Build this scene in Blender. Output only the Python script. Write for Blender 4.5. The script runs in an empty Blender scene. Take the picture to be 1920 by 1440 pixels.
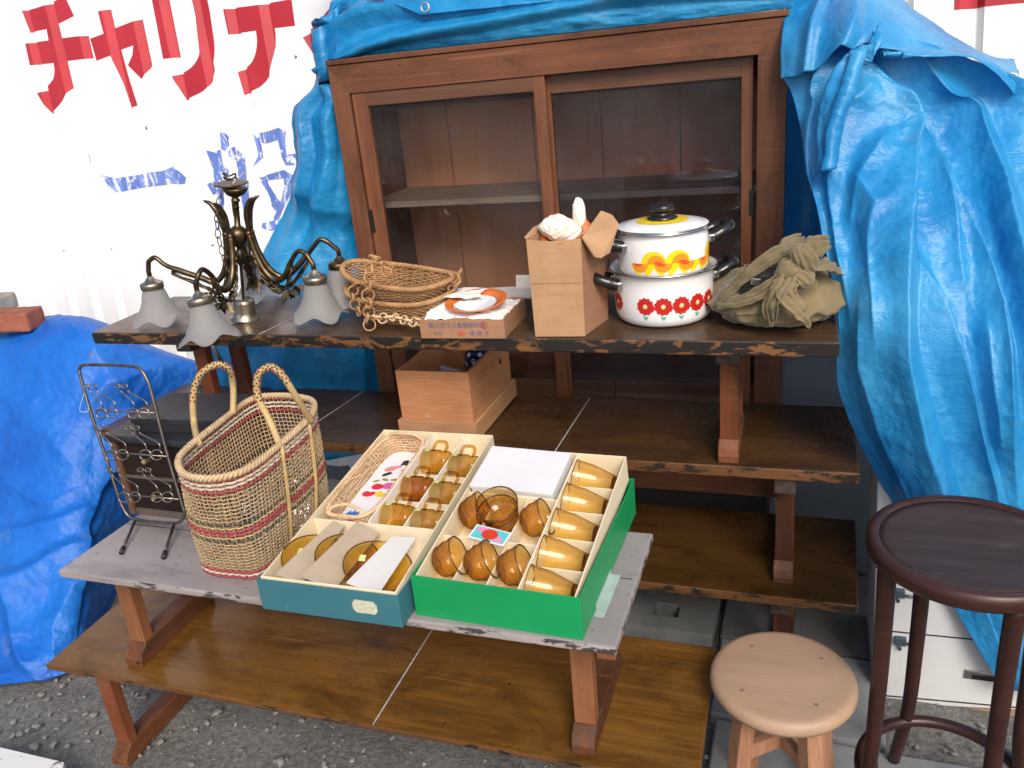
import bpy, bmesh, math, random
import numpy as np
from mathutils import Vector, Matrix, Euler, noise
from math import sin, cos, pi, radians, atan2, sqrt, hypot
rnd = random.Random(7)
S = bpy.context.scene
COL = S.collection
# ------------------------------------------------------------------ camera, sky, sun, exposure
F = 1553.77                                   # focal length in pixels of the 1920 px wide photograph
CP = Vector((0.7778, -1.7565, 1.5629))
def _rot(pitch, yaw, roll):
    return (Matrix.Rotation(yaw, 3, 'Z') @ Matrix.Rotation(pitch, 3, 'X') @ Matrix.Rotation(roll, 3, 'Z'))
CR = _rot(radians(69.0382), radians(20.8196), radians(-5.7702))
cd = bpy.data.cameras.new('camera'); cam = bpy.data.objects.new('camera', cd); COL.objects.link(cam)
cam.matrix_world = Matrix.Translation(CP) @ CR.to_4x4()
cd.sensor_width = 36.0; cd.lens = F / 1920 * 36; cd.clip_start = 0.02; cd.clip_end = 500
S.camera = cam
SUN_DIR = Vector((0.40, -0.66, 0.64)).normalized()     # towards the sun: front right, high
w = bpy.data.worlds.new('World'); S.world = w; w.use_nodes = True
nt = w.node_tree; nt.nodes.clear()
sky = nt.nodes.new('ShaderNodeTexSky'); sky.sky_type = 'NISHITA'; sky.sun_disc = False
sky.sun_elevation = math.asin(SUN_DIR.z); sky.sun_rotation = atan2(SUN_DIR.x, SUN_DIR.y)
sky.dust_density = 3.0; sky.ozone_density = 0.6; sky.air_density = 0.8
bg = nt.nodes.new('ShaderNodeBackground'); bg.inputs['Strength'].default_value = 0.12
out = nt.nodes.new('ShaderNodeOutputWorld')
nt.links.new(sky.outputs[0], bg.inputs[0]); nt.links.new(bg.outputs[0], out.inputs[0])
sd = bpy.data.lights.new('sun', 'SUN'); sd.energy = 1.5; sd.angle = radians(24); sd.color = (1.0, 0.93, 0.83)
so = bpy.data.objects.new('sun', sd); COL.objects.link(so)
so.rotation_euler = (-SUN_DIR).to_track_quat('-Z', 'Y').to_euler(); so.location = (1, -3, 6)
S.view_settings.view_transform = 'Standard'; S.view_settings.look = 'None'
S.view_settings.exposure = 0.72; S.view_settings.gamma = 1.0; S.view_settings.use_curve_mapping = False
S.cycles.max_bounces = 12; S.cycles.transparent_max_bounces = 40; S.cycles.transmission_bounces = 10

# ------------------------------------------------------------------ photo pixel -> place in the world
def ray(px, py):
    return (CR @ Vector(((px - 960) / F, -(py - 720) / F, -1))).normalized()
def onz(px, py, z):
    d = ray(px, py); return CP + d * ((z - CP.z) / d.z)
def ony(px, py, y):
    d = ray(px, py); return CP + d * ((y - CP.y) / d.y)

# ------------------------------------------------------------------ object helpers
def tag(o, label=None, cat=None, group=None, kind=None):
    if label: o['label'] = label
    if cat: o['category'] = cat
    if group: o['group'] = group
    if kind: o['kind'] = kind
    return o
def thing(name, label, cat, loc=(0, 0, 0), rz=0.0, group=None, rot=None):
    o = bpy.data.objects.new(name, None); COL.objects.link(o)
    o.empty_display_size = 0.05
    o.location = loc
    if rot is not None: o.rotation_euler = rot
    else: o.rotation_euler = (0, 0, rz)
    return tag(o, label, cat, group)
def mw(o):
    m = o.matrix_basis.copy()
    return mw(o.parent) @ m if o.parent else m
def obj(name, bm, mats, parent=None, world=False, smooth=False, recalc=True, origin=None):
    """link a bmesh as ONE mesh object; world=True: coordinates are world ones, moved into the parent's space"""
    if recalc: bmesh.ops.recalc_face_normals(bm, faces=bm.faces[:])
    if world and parent is not None:
        bm.transform(mw(parent).inverted())
    loc = Vector((0, 0, 0))
    if parent is None or origin is not None:
        if origin is None:
            vs = [v.co for v in bm.verts]
            if vs:
                loc = Vector((sum(v.x for v in vs) / len(vs), sum(v.y for v in vs) / len(vs), min(v.z for v in vs)))
        else: loc = Vector(origin)
        bm.transform(Matrix.Translation(-loc))
    me = bpy.data.meshes.new(name); bm.to_mesh(me); bm.free()
    if not isinstance(mats, (list, tuple)): mats = [mats]
    for m in mats: me.materials.append(m)
    if smooth: me.shade_smooth()
    o = bpy.data.objects.new(name, me); COL.objects.link(o); o.location = loc
    if parent is not None: o.parent = parent
    return o
def smooth_angle(o, deg=40):
    me = o.data; me.shade_smooth()
    me.set_sharp_from_angle(angle=radians(deg)); return o
def kids(o): return [c for c in bpy.data.objects if c.parent == o]
def copy_tree(o, parent=None):
    c = o.copy(); COL.objects.link(c)
    if parent is not None: c.parent = parent
    for k in kids(o): copy_tree(k, c)
    return c
def B(): return bmesh.new()
def box(bm, c, s, rot=None, mi=0, bev=0.0):
    r = bmesh.ops.create_cube(bm, size=1.0)
    vs = r['verts']
    m = Matrix.Translation(Vector(c)) @ (rot.to_4x4() if rot is not None else Matrix()) @ Matrix.Diagonal((s[0], s[1], s[2], 1))
    bmesh.ops.transform(bm, matrix=m, verts=vs)
    fs = list({f for v in vs for f in v.link_faces})
    for f in fs: f.material_index = mi
    if bev > 0:
        es = list({e for v in vs for e in v.link_edges})
        rr = bmesh.ops.bevel(bm, geom=es, offset=bev, segments=2, affect='EDGES', profile=0.6)
        for f in rr['faces']: f.material_index = mi
    return fs
def hexa(bm, p, mi=0):
    """eight corners: bottom four then top four, both counter-clockwise"""
    v = [bm.verts.new(Vector(q)) for q in p]
    for idx in ((3, 2, 1, 0), (4, 5, 6, 7), (0, 1, 5, 4), (1, 2, 6, 5), (2, 3, 7, 6), (3, 0, 4, 7)):
        f = bm.faces.new([v[i] for i in idx]); f.material_index = mi
def prism(bm, poly, vec, mi=0):
    vec = Vector(vec)
    a = [bm.verts.new(Vector(p)) for p in poly]; b = [bm.verts.new(Vector(p) + vec) for p in poly]
    n = len(a)
    fs = [bm.faces.new(a), bm.faces.new(b[::-1])]
    for i in range(n): fs.append(bm.faces.new((a[i], b[i], b[(i + 1) % n], a[(i + 1) % n])))
    for f in fs: f.material_index = mi
    return fs
def tube(bm, pts, r, n=8, mi=0, closed=False, cap=True):
    pts = [Vector(p) for p in pts]; m = len(pts)
    rs = r if isinstance(r, (list, tuple)) else [r] * m
    T = []
    for i in range(m):
        a = pts[(i - 1) % m] if (closed or i > 0) else pts[i]
        b = pts[(i + 1) % m] if (closed or i < m - 1) else pts[i]
        t = (b - a)
        T.append(t.normalized() if t.length > 1e-9 else Vector((0, 0, 1)))
    up = Vector((0, 0, 1)) if abs(T[0].z) < 0.9 else Vector((1, 0, 0))
    nrm = (up - T[0] * up.dot(T[0])).normalized()
    rings = []
    for i in range(m):
        nrm = (nrm - T[i] * nrm.dot(T[i]))
        nrm = nrm.normalized() if nrm.length > 1e-6 else T[i].orthogonal().normalized()
        bi = T[i].cross(nrm)
        rings.append([bm.verts.new(pts[i] + (nrm * cos(2 * pi * k / n) + bi * sin(2 * pi * k / n)) * rs[i]) for k in range(n)])
    for i in range(m if closed else m - 1):
        a, b = rings[i], rings[(i + 1) % m]
        for k in range(n):
            f = bm.faces.new((a[k], a[(k + 1) % n], b[(k + 1) % n], b[k])); f.material_index = mi; f.smooth = True
    if cap and not closed:
        f = bm.faces.new(rings[0][::-1]); f.material_index = mi
        f = bm.faces.new(rings[-1]); f.material_index = mi
def lathe(bm, prof, n=32, M=None, mi=0, rfun=None, close=False):
    M = M or Matrix()
    rings = []
    for (r, z) in prof:
        ring = []
        for k in range(n):
            a = 2 * pi * k / n
            rr, zz = (r, z) if rfun is None else rfun(r, z, a)
            ring.append(bm.verts.new(M @ Vector((rr * cos(a), rr * sin(a), zz))))
        rings.append(ring)
    pairs = list(zip(rings[:-1], rings[1:]))
    if close: pairs.append((rings[-1], rings[0]))
    for a, b in pairs:
        for k in range(n):
            try:
                f = bm.faces.new((a[k], a[(k + 1) % n], b[(k + 1) % n], b[k])); f.material_index = mi; f.smooth = True
            except ValueError: pass
    if not close:
        for ring, rev in ((rings[0], True), (rings[-1], False)):
            c = sum((v.co for v in ring), Vector()) / n
            if (ring[0].co - c).length < 1e-4:
                continue
    return rings
def capring(bm, ring, mi=0):
    f = bm.faces.new(ring); f.material_index = mi; return f
def cr(P, t):
    """Catmull-Rom through a list of vectors, t in 0..len-1"""
    n = len(P); i = min(int(t), n - 2); f = t - i
    p1, p2 = P[i], P[i + 1]
    p0 = P[i - 1] if i > 0 else p1 * 2 - p2
    p3 = P[i + 2] if i + 2 < n else p2 * 2 - p1
    return 0.5 * ((2 * p1) + (p2 - p0) * f + (2 * p0 - 5 * p1 + 4 * p2 - p3) * f * f + (3 * p1 - p0 - 3 * p2 + p3) * f ** 3)
def curve(P, n):
    P = [Vector(p) for p in P]
    return [cr(P, i / (n - 1) * (len(P) - 1)) for i in range(n)]
def ccurve(P, n):
    P = [Vector(p) for p in P]; m = len(P); o = []
    for i in range(n):
        t = i / n * m; k = int(t); f = t - k
        q = [P[(k + j - 1) % m] for j in range(4)]
        o.append(cr(q, 1 + f))
    return o
def ridged(p, oct=4, lac=2.1, gain=0.55):
    s, a, tot = 0.0, 1.0, 0.0
    for _ in range(oct):
        s += a * (1 - abs(noise.noise(p)) * 2); tot += a; a *= gain; p = p * lac + Vector((3.1, 1.7, 5.3))
    return s / tot
def sheet(bm, rows, nu, nv, disp=None, mi=0):
    """smooth sheet through a grid of world points; disp(u, v, P) moves it along its normal"""
    nr = len(rows)
    cols = [curve(r, nu) for r in rows]
    G = [[None] * nu for _ in range(nv)]
    for i in range(nu):
        c = [cols[k][i] for k in range(nr)]
        for j in range(nv):
            G[j][i] = cr(c, j / (nv - 1) * (nr - 1))
    if disp:
        H = [[g.copy() for g in r] for r in G]
        for j in range(nv):
            for i in range(nu):
                du = H[j][min(i + 1, nu - 1)] - H[j][max(i - 1, 0)]
                dv = H[min(j + 1, nv - 1)][i] - H[max(j - 1, 0)][i]
                n = du.cross(dv)
                n = n.normalized() if n.length > 1e-12 else Vector((0, -1, 0))
                if n.y > 0: n = -n
                d = disp(i / (nu - 1), j / (nv - 1), H[j][i])
                G[j][i] = H[j][i] + n * d
    V = [[bm.verts.new(G[j][i]) for i in range(nu)] for j in range(nv)]
    for j in range(nv - 1):
        for i in range(nu - 1):
            f = bm.faces.new((V[j][i], V[j + 1][i], V[j + 1][i + 1], V[j][i + 1])); f.material_index = mi; f.smooth = True
    return V
def proj(P):
    q = CR.transposed() @ (P - CP); return 960 + F * q.x / -q.z, 720 - F * q.y / -q.z
def fold_at(P, poly, wl, wr):
    """0..1 height of a crease that follows a line over the sheet: gentle on its left, steep on its right"""
    x, y = proj(P); best = 1e9; sg = 1; tt_ = 0
    n = len(poly) - 1
    for i in range(n):
        (ax_, ay_), (bx_, by_) = poly[i], poly[i + 1]
        dx, dy = bx_ - ax_, by_ - ay_; L2 = dx * dx + dy * dy
        t_ = ((x - ax_) * dx + (y - ay_) * dy) / L2; tc = min(1, max(0, t_))
        d = hypot(x - ax_ - dx * tc, y - ay_ - dy * tc)
        if d < best: best = d; sg = 1 if dx * (y - ay_) - dy * (x - ax_) > 0 else -1; tt_ = (i + tc) / n
    w_ = wl if sg > 0 else wr
    if best > w_: return 0.0
    return (1 - best / w_) ** 1.5 * min(1, 6 * tt_ + .15, 6 * (1 - tt_) + .15)
def px_rows(rows): return [[ony(x, y, d) for (x, y, d) in r] for r in rows]
def solidify(o, t, offset=0.0):
    m = o.modifiers.new('thickness', 'SOLIDIFY'); m.thickness = t; m.offset = offset; return o

# ------------------------------------------------------------------ materials
def srgb(r, g, b):
    f = lambda c: (c / 255 / 12.92) if c <= 10 else ((c / 255 + 0.055) / 1.055) ** 2.4
    return (f(r), f(g), f(b), 1)
class NT:
    def __init__(s, name):
        s.m = bpy.data.materials.new(name); s.m.use_nodes = True
        s.t = s.m.node_tree; s.t.nodes.clear()
        s.o = s.n('ShaderNodeOutputMaterial'); s.c = s.n('ShaderNodeTexCoord')
    def n(s, typ, **kw):
        x = s.t.nodes.new(typ)
        for k, v in kw.items():
            if k in x.inputs: x.inputs[k].default_value = v
            else: setattr(x, k, v)
        return x
    def l(s, a, b): s.t.links.new(a, b)
    def bsdf(s, rough=0.5, metal=0.0, spec=0.5, **kw):
        b = s.n('ShaderNodeBsdfPrincipled'); b.inputs['Roughness'].default_value = rough
        b.inputs['Metallic'].default_value = metal; b.inputs['Specular IOR Level'].default_value = spec
        for k, v in kw.items(): b.inputs[k].default_value = v
        return b
    def noise(s, scale, detail=4, rough=0.55, vec=None, stretch=None, dist=0.0, coord='Object'):
        x = s.n('ShaderNodeTexNoise'); x.inputs['Scale'].default_value = scale; x.inputs['Detail'].default_value = detail
        x.inputs['Roughness'].default_value = rough; x.inputs['Distortion'].default_value = dist
        src = vec or s.c.outputs[coord]
        if stretch:
            mp = s.n('ShaderNodeMapping'); mp.inputs['Scale'].default_value = stretch; s.l(src, mp.inputs[0]); src = mp.outputs[0]
        s.l(src, x.inputs['Vector']); return x.outputs['Fac']
    def ramp(s, fac, stops):
        r = s.n('ShaderNodeValToRGB'); e = r.color_ramp.elements
        while len(e) < len(stops): e.new(0.5)
        for q, (p, c) in zip(e, stops):
            q.position = p; q.color = c if len(c) == 4 else (*c, 1)
        s.l(fac, r.inputs[0]); return r.outputs[0]
    def mix(s, fac, a, b, mode='MIX'):
        x = s.n('ShaderNodeMix'); x.data_type = 'RGBA'; x.blend_type = mode
        for sock, v in ((x.inputs[0], fac), (x.inputs[6], a), (x.inputs[7], b)):
            if hasattr(v, 'node'): s.l(v, sock)
            elif isinstance(v, (int, float)): sock.default_value = v
            else: sock.default_value = v if len(v) == 4 else (*v, 1)
        return x.outputs[2]
    def bump(s, h, bsdf, strength=0.3, dist=0.002):
        b = s.n('ShaderNodeBump'); b.inputs['Strength'].default_value = strength; b.inputs['Distance'].default_value = dist
        s.l(h, b.inputs['Height']); s.l(b.outputs[0], bsdf.inputs['Normal']); return b
    def done(s, sh): s.l(sh.outputs[0], s.o.inputs['Surface']); return s.m
BW = ((0, 0, 0, 1), (1, 1, 1, 1))
def plain(name, c, rough=0.5, metal=0.0, spec=0.5, var=0.12, vs=30, bump=0.0, bs=200, **kw):
    t = NT(name); b = t.bsdf(rough, metal, spec, **kw)
    n = t.noise(vs, 4)
    d = tuple(x * (1 - var) for x in c[:3]); l = tuple(min(1, x * (1 + var)) for x in c[:3])
    t.l(t.ramp(n, ((0.3, d), (0.7, l))), b.inputs['Base Color'])
    if bump: t.bump(t.noise(bs, 3), b, bump)
    return t.done(b)
def wood(name, lo, hi, rough=0.4, axis='x', scale=22, stain=None, stainamt=0.0, bump=0.15, spec=0.4, chips=None, coat=0.0, wear=0.0, fa=0.62):
    t = NT(name); b = t.bsdf(rough, 0, spec)
    st = {'x': (0.06, 1, 1), 'y': (1, 0.06, 1), 'z': (1, 1, 0.06)}[axis]
    g = t.noise(scale, 5, 0.62, stretch=st, dist=0.9); fine = t.noise(scale * 9, 4, 0.65, stretch=tuple(x * (0.5 if x < 1 else 1) for x in st), dist=0.3)
    big = t.noise(3.0, 5, 0.62, dist=0.6)
    c = t.ramp(g, ((0.28, lo), (0.72, hi)))
    c = t.mix(t.ramp(fine, ((0.38, (0.0, 0, 0)), (0.66, (fa,) * 3))), c, tuple(x * 0.5 for x in lo[:3]))
    c = t.mix(t.ramp(big, ((0.35, (0, 0, 0)), (0.75, (0.5,) * 3))), c, tuple(min(1, x * 1.25) for x in hi[:3]))
    if stain: c = t.mix(t.ramp(t.noise(5, 5, 0.65, stretch=st), ((0.5, (0, 0, 0)), (0.62, (stainamt,) * 3))), c, stain)
    if wear:                                                      # blotches, fine scratches, dents of a used top
        c = t.mix(t.ramp(t.noise(7, 7, 0.72, stretch=tuple(0.45 if x < 1 else 1 for x in st), dist=0.8), ((0.50, (0, 0, 0)), (0.66, (0.7 * wear,) * 3))), c, tuple(x * 0.42 for x in lo[:3]))
        c = t.mix(t.ramp(t.noise(120, 2, 0.5, stretch=(0.02, 1, 1), dist=0.2), ((0.66, (0, 0, 0)), (0.72, (0.30 * wear,) * 3))), c, tuple(min(1, x * 2.0 + 0.02) for x in hi[:3]))
        c = t.mix(t.ramp(t.noise(95, 2, 0.5, stretch=(0.7, 0.05, 1), dist=0.3), ((0.70, (0, 0, 0)), (0.75, (0.25 * wear,) * 3))), c, tuple(min(1, x * 2.0 + 0.02) for x in hi[:3]))
        c = t.mix(t.ramp(t.noise(42, 3, 0.6), ((0.70, (0, 0, 0)), (0.73, (0.85 * wear,) * 3))), c, (0.010, 0.008, 0.006))
    if chips:
        col, thr, sc = chips
        c = t.mix(t.ramp(t.noise(sc, 6, 0.65), ((thr, (0, 0, 0)), (thr + 0.03, (1, 1, 1)))), c, col)
    t.l(c, b.inputs['Base Color'])
    r2 = t.n('ShaderNodeMapRange'); r2.inputs['From Min'].default_value = 0.3; r2.inputs['From Max'].default_value = 0.7
    r2.inputs['To Min'].default_value = rough * 0.65; r2.inputs['To Max'].default_value = min(1, rough * 1.5)
    t.l(t.noise(9, 6, 0.7), r2.inputs['Value']); t.l(r2.outputs[0], b.inputs['Roughness'])
    t.bump(fine, b, bump, 0.001)
    return t.done(b)
def flaked(name, dark, light, thr=0.5, sc=20, stretch=(0.35, 1, 1), rough=0.45):
    """worn lacquer edge: dark lacquer with bare wood showing in flakes"""
    t = NT(name); b = t.bsdf(rough)
    n = t.noise(sc, 6, 0.68, stretch=stretch, dist=0.4)
    wv = t.noise(60, 3, stretch=(0.05, 1, 1))
    wc = t.ramp(wv, ((0.3, tuple(x * 0.55 for x in light[:3])), (0.7, light)))
    c = t.mix(t.ramp(n, ((thr - 0.015, (0, 0, 0)), (thr + 0.015, (1, 1, 1)))), wc, dark)
    t.l(c, b.inputs['Base Color']); t.bump(n, b, 0.4, 0.002); return t.done(b)
def glassy(name, col, rough=0.02, thru=0.35, ior=1.5):
    t = NT(name)
    g = t.bsdf(rough, 0, 0.5); g.inputs['Base Color'].default_value = (*col, 1); g.inputs['Transmission Weight'].default_value = 1; g.inputs['IOR'].default_value = ior
    tr = t.n('ShaderNodeBsdfTransparent'); tr.inputs[0].default_value = (*[min(1, c * 0.97) for c in col], 1)
    mx = t.n('ShaderNodeMixShader'); mx.inputs[0].default_value = thru
    t.l(g.outputs[0], mx.inputs[1]); t.l(tr.outputs[0], mx.inputs[2]); return t.done(mx)
def thin_glass(name, face, edge, body=0.0, rough=0.03):
    """thin walled coloured glass: clear to look through, deeper colour where the wall is seen edge on"""
    t = NT(name); lw = t.n('ShaderNodeLayerWeight'); lw.inputs[0].default_value = 0.42
    c = t.ramp(lw.outputs['Facing'], ((0.30, face), (0.92, edge)))
    n = t.noise(26, 3, 0.5); bp = t.n('ShaderNodeBump'); bp.inputs['Strength'].default_value = 0.12; bp.inputs['Distance'].default_value = 0.003; t.l(n, bp.inputs['Height'])
    tr = t.n('ShaderNodeBsdfTransparent'); t.l(c, tr.inputs[0])
    gl = t.n('ShaderNodeBsdfGlossy'); gl.inputs['Roughness'].default_value = rough; t.l(bp.outputs[0], gl.inputs['Normal'])
    lw2 = t.n('ShaderNodeLayerWeight'); lw2.inputs[0].default_value = 0.5; t.l(bp.outputs[0], lw2.inputs['Normal'])
    frc = t.ramp(lw2.outputs['Facing'], ((0.0, (.035,) * 3), (0.55, (.05,) * 3), (0.82, (.15,) * 3), (1.0, (.6,) * 3)))
    src = tr
    if body:
        rf = t.n('ShaderNodeBsdfRefraction'); rf.inputs['IOR'].default_value = 1.45; rf.inputs['Roughness'].default_value = rough; t.l(c, rf.inputs[0])
        m0 = t.n('ShaderNodeMixShader'); m0.inputs[0].default_value = body; t.l(tr.outputs[0], m0.inputs[1]); t.l(rf.outputs[0], m0.inputs[2]); src = m0
    mx = t.n('ShaderNodeMixShader'); t.l(frc, mx.inputs[0]); t.l(src.outputs[0], mx.inputs[1]); t.l(gl.outputs[0], mx.inputs[2]); return t.done(mx)
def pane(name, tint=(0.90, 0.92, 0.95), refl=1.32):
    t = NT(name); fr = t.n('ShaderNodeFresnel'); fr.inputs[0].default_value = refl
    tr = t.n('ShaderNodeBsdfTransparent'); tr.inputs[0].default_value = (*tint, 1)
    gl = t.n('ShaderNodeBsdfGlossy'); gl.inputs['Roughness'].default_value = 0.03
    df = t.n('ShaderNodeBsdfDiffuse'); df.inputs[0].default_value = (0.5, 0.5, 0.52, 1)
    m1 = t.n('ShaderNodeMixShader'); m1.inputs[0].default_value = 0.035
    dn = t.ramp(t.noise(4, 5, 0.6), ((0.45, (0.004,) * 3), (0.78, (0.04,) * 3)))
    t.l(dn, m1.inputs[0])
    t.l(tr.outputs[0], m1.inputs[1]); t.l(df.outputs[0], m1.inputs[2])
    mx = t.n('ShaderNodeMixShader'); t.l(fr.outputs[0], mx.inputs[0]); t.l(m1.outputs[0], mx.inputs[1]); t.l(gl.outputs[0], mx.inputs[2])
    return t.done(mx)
def tarp_mat(name, dark, mid, light, fade=0.5, rough=0.36, trans=0.22):
    t = NT(name); b = t.bsdf(rough, 0, 0.55)
    big = t.noise(2.6, 5, 0.6, dist=0.5); fine = t.noise(38, 5, 0.7); stre = t.noise(14, 5, 0.65, stretch=(1, 1, 0.15))
    c = t.ramp(big, ((0.28, dark), (0.5, mid), (0.75, light)))
    c = t.mix(t.ramp(stre, ((0.45, (0, 0, 0)), (0.8, (fade,) * 3))), c, tuple(min(1, x * 1.25 + 0.03) for x in light[:3]))
    c = t.mix(t.ramp(fine, ((0.56, (0, 0, 0)), (0.8, (0.3,) * 3))), c, tuple(x * 0.6 for x in dark[:3]))
    c = t.mix(t.ramp(t.noise(11, 3, 0.6, dist=0.4), ((0.755, (0, 0, 0)), (0.80, (0.8,) * 3))), c, (0.24, 0.13, 0.05))
    c = t.mix(t.ramp(t.noise(5, 6, 0.7), ((0.60, (0, 0, 0)), (0.72, (0.22,) * 3))), c, (0.28, 0.33, 0.36))
    t.l(c, b.inputs['Base Color'])
    # crinkles of the sheet plus its woven tapes
    v = t.n('ShaderNodeTexVoronoi'); v.feature = 'DISTANCE_TO_EDGE'; v.inputs['Scale'].default_value = 30
    nz = t.n('ShaderNodeTexNoise'); nz.inputs['Scale'].default_value = 7; nz.inputs['Detail'].default_value = 4
    t.l(t.c.outputs['Object'], nz.inputs['Vector'])
    mv = t.n('ShaderNodeMix'); mv.data_type = 'VECTOR'; mv.inputs[0].default_value = 0.25
    t.l(t.c.outputs['Object'], mv.inputs[4]); t.l(nz.outputs['Color'], mv.inputs[5]); t.l(mv.outputs[1], v.inputs['Vector'])
    n2 = t.noise(30, 6, 0.7, stretch=(0.45, 0.8, 1.5), dist=0.25)
    md = t.n('ShaderNodeMath'); md.operation = 'MULTIPLY_ADD'; md.inputs[1].default_value = 0.55
    t.l(v.outputs['Distance'], md.inputs[0]); t.l(n2, md.inputs[2])
    wv = t.n('ShaderNodeTexWave'); wv.bands_direction = 'Z'; wv.inputs['Scale'].default_value = 130; wv.inputs['Distortion'].default_value = 1.5
    t.l(t.c.outputs['Object'], wv.inputs['Vector'])
    m2 = t.n('ShaderNodeMath'); m2.operation = 'MULTIPLY_ADD'; m2.inputs[1].default_value = 0.05
    t.l(wv.outputs['Fac'], m2.inputs[0]); t.l(md.outputs[0], m2.inputs[2])
    bp = t.bump(m2.outputs[0], b, 0.42, 0.008)
    tl = t.n('ShaderNodeBsdfTranslucent'); t.l(c, tl.inputs[0])
    mx = t.n('ShaderNodeMixShader'); mx.inputs[0].default_value = trans
    t.l(b.outputs[0], mx.inputs[1]); t.l(tl.outputs[0], mx.inputs[2]); return t.done(mx)
# ------------------------------------------------------------------ ground
def ground_mat():
    t = NT('dirt'); b = t.bsdf(0.9, 0, 0.25)
    n1 = t.noise(4, 6, 0.6); n2 = t.noise(60, 6, 0.7); n3 = t.noise(260, 4, 0.6)
    c = t.ramp(n1, ((0.3, (0.095, 0.093, 0.087)), (0.7, (0.175, 0.171, 0.162))))
    c = t.mix(t.ramp(n2, ((0.4, (0, 0, 0)), (0.75, (0.7,) * 3))), c, (0.33, 0.325, 0.31))
    c = t.mix(t.ramp(n3, ((0.5, (0, 0, 0)), (0.68, (0.6,) * 3))), c, (0.06, 0.06, 0.056))
    t.l(c, b.inputs['Base Color']); t.bump(n2, b, 0.9, 0.012); return t.done(b)
M_dirt = ground_mat()
bm = B()
xs = sorted(set([-60, -20, -8, -4] + [round(-2.6 + 0.03 * i, 3) for i in range(147)] + [3, 5, 9, 20, 60]))
ys = sorted(set([-60, -20, -8, -4] + [round(-2.2 + 0.03 * i, 3) for i in range(110)] + [2, 4, 9, 20, 60]))
vg = [[bm.verts.new((x, y, (noise.noise(Vector((x * 2.1, y * 2.1, 0))) * 0.012 + noise.noise(Vector((x * 9, y * 9, 4))) * 0.006 - 0.008) if (-2.6 < x < 1.8 and -2.2 < y < 1.0) else -0.008)) for x in xs] for y in ys]
for j in range(len(ys) - 1):
    for i in range(len(xs) - 1):
        bm.faces.new((vg[j][i], vg[j][i + 1], vg[j + 1][i + 1], vg[j + 1][i])).smooth = True
tag(obj('ground', bm, M_dirt), kind='structure')
# loose gravel: nobody could count it
M_stone = plain('gravel_stone', (0.20, 0.197, 0.187), 0.85, var=0.35, vs=7, bump=0.4, bs=120)
bm = B(); ico = B(); bmesh.ops.create_icosphere(ico, subdivisions=1, radius=1.0)
iv = [v.co.copy() for v in ico.verts]; ifc = [[v.index for v in f.verts] for f in ico.faces]; ico.free()
def pebble(bm, x, y, z, r, seed, flat=0.6, sub=None):
    q = random.Random(seed); rot = Euler((q.uniform(-.4, .4), q.uniform(-.4, .4), q.uniform(0, 6.3))).to_matrix()
    sc = (r * q.uniform(.8, 1.4), r * q.uniform(.6, 1.1), r * flat * q.uniform(.7, 1.2))
    vs = [bm.verts.new(rot @ Vector((c.x * sc[0] * q.uniform(.75, 1.2), c.y * sc[1] * q.uniform(.75, 1.2), c.z * sc[2] * q.uniform(.75, 1.2))) + Vector((x, y, z))) for c in iv]
    for f in ifc: bm.faces.new([vs[i] for i in f])
for k in range(8000):
    x = rnd.uniform(-1.9, 1.35); y = rnd.uniform(-1.15, 0.35)
    r = 0.0013 + 0.0085 * rnd.random() ** 7
    pebble(bm, x, y, r * 0.15, r, k)
tag(obj('gravel', bm, M_stone), kind='stuff')
stone_px = [(408, 1337, .017), (176, 1342, .012), (70, 1362, .013), (90, 1312, .010), (123, 1350, .008), (112, 1302, .008), (65, 1402, .014), (100, 1398, .011),
            (388, 1356, .010), (270, 1308, .011), (160, 1340, .009), (527, 1430, .015), (452, 1406, .008), (80, 1304, .007), (682, 1408, .006), (300, 1392, .009)]
for k, (px, py, r) in enumerate(stone_px):
    p = onz(px, py, 0.0); bm = B(); pebble(bm, p.x, p.y, r * 0.28, r * 1.08, 900 + k, 0.55)
    bmesh.ops.subdivide_edges(bm, edges=bm.edges[:], cuts=1, use_grid_fill=True)
    big = r > .012
    o = obj('stone', bm, M_stone)
    tag(o, 'grey stone lying loose on the dirt in front of the benches' if not big else 'larger angular grey stone lying on the dirt in the left foreground', 'stone', 'grey stones on the dirt' if not big else 'larger stones on the dirt')
# ------------------------------------------------------------------ concrete slabs and hollow block at the right
M_conc = plain('concrete', (0.2, 0.21, 0.215), 0.85, var=0.28, vs=7, bump=0.35, bs=90)
M_conc_d = plain('dark_concrete', (0.13, 0.135, 0.135), 0.85, var=0.3, vs=8, bump=0.35, bs=90)  # darker concrete tone for the rear slab and the hollow block
def slab(pts, z0, z1, mat, bev=0.004):
    bm = B(); hexa(bm, [(x, y, z0) for x, y in pts] + [(x, y, z1) for x, y in pts])
    bmesh.ops.bevel(bm, geom=bm.edges[:], offset=bev, segments=2, affect='EDGES')
    return obj('paving_slab', bm, mat)
tag(slab([(0.585, -0.10), (0.985, -0.125), (0.985, 0.175), (0.585, 0.19)], -0.03, 0.022, M_conc), 'grey concrete slab on the dirt behind the pale wooden stool', 'slab', 'concrete slabs')
tag(slab([(0.60, -0.45), (0.925, -0.46), (0.945, -0.135), (0.60, -0.112)], -0.03, 0.018, M_conc), 'grey concrete slab underneath the pale wooden stool', 'slab', 'concrete slabs')
tag(slab([(0.955, -0.47), (1.40, -0.47), (1.40, -0.138), (0.96, -0.136)], -0.03, 0.02, M_conc), 'grey concrete slab underneath the dark round stool', 'slab', 'concrete slabs')
tag(slab([(0.58, 0.20), (1.0, 0.19), (1.0, 0.55), (0.58, 0.56)], -0.03, 0.02, M_conc_d), 'dark concrete slab below the right end of the lowest rear bench', 'slab', 'concrete slabs')
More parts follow.
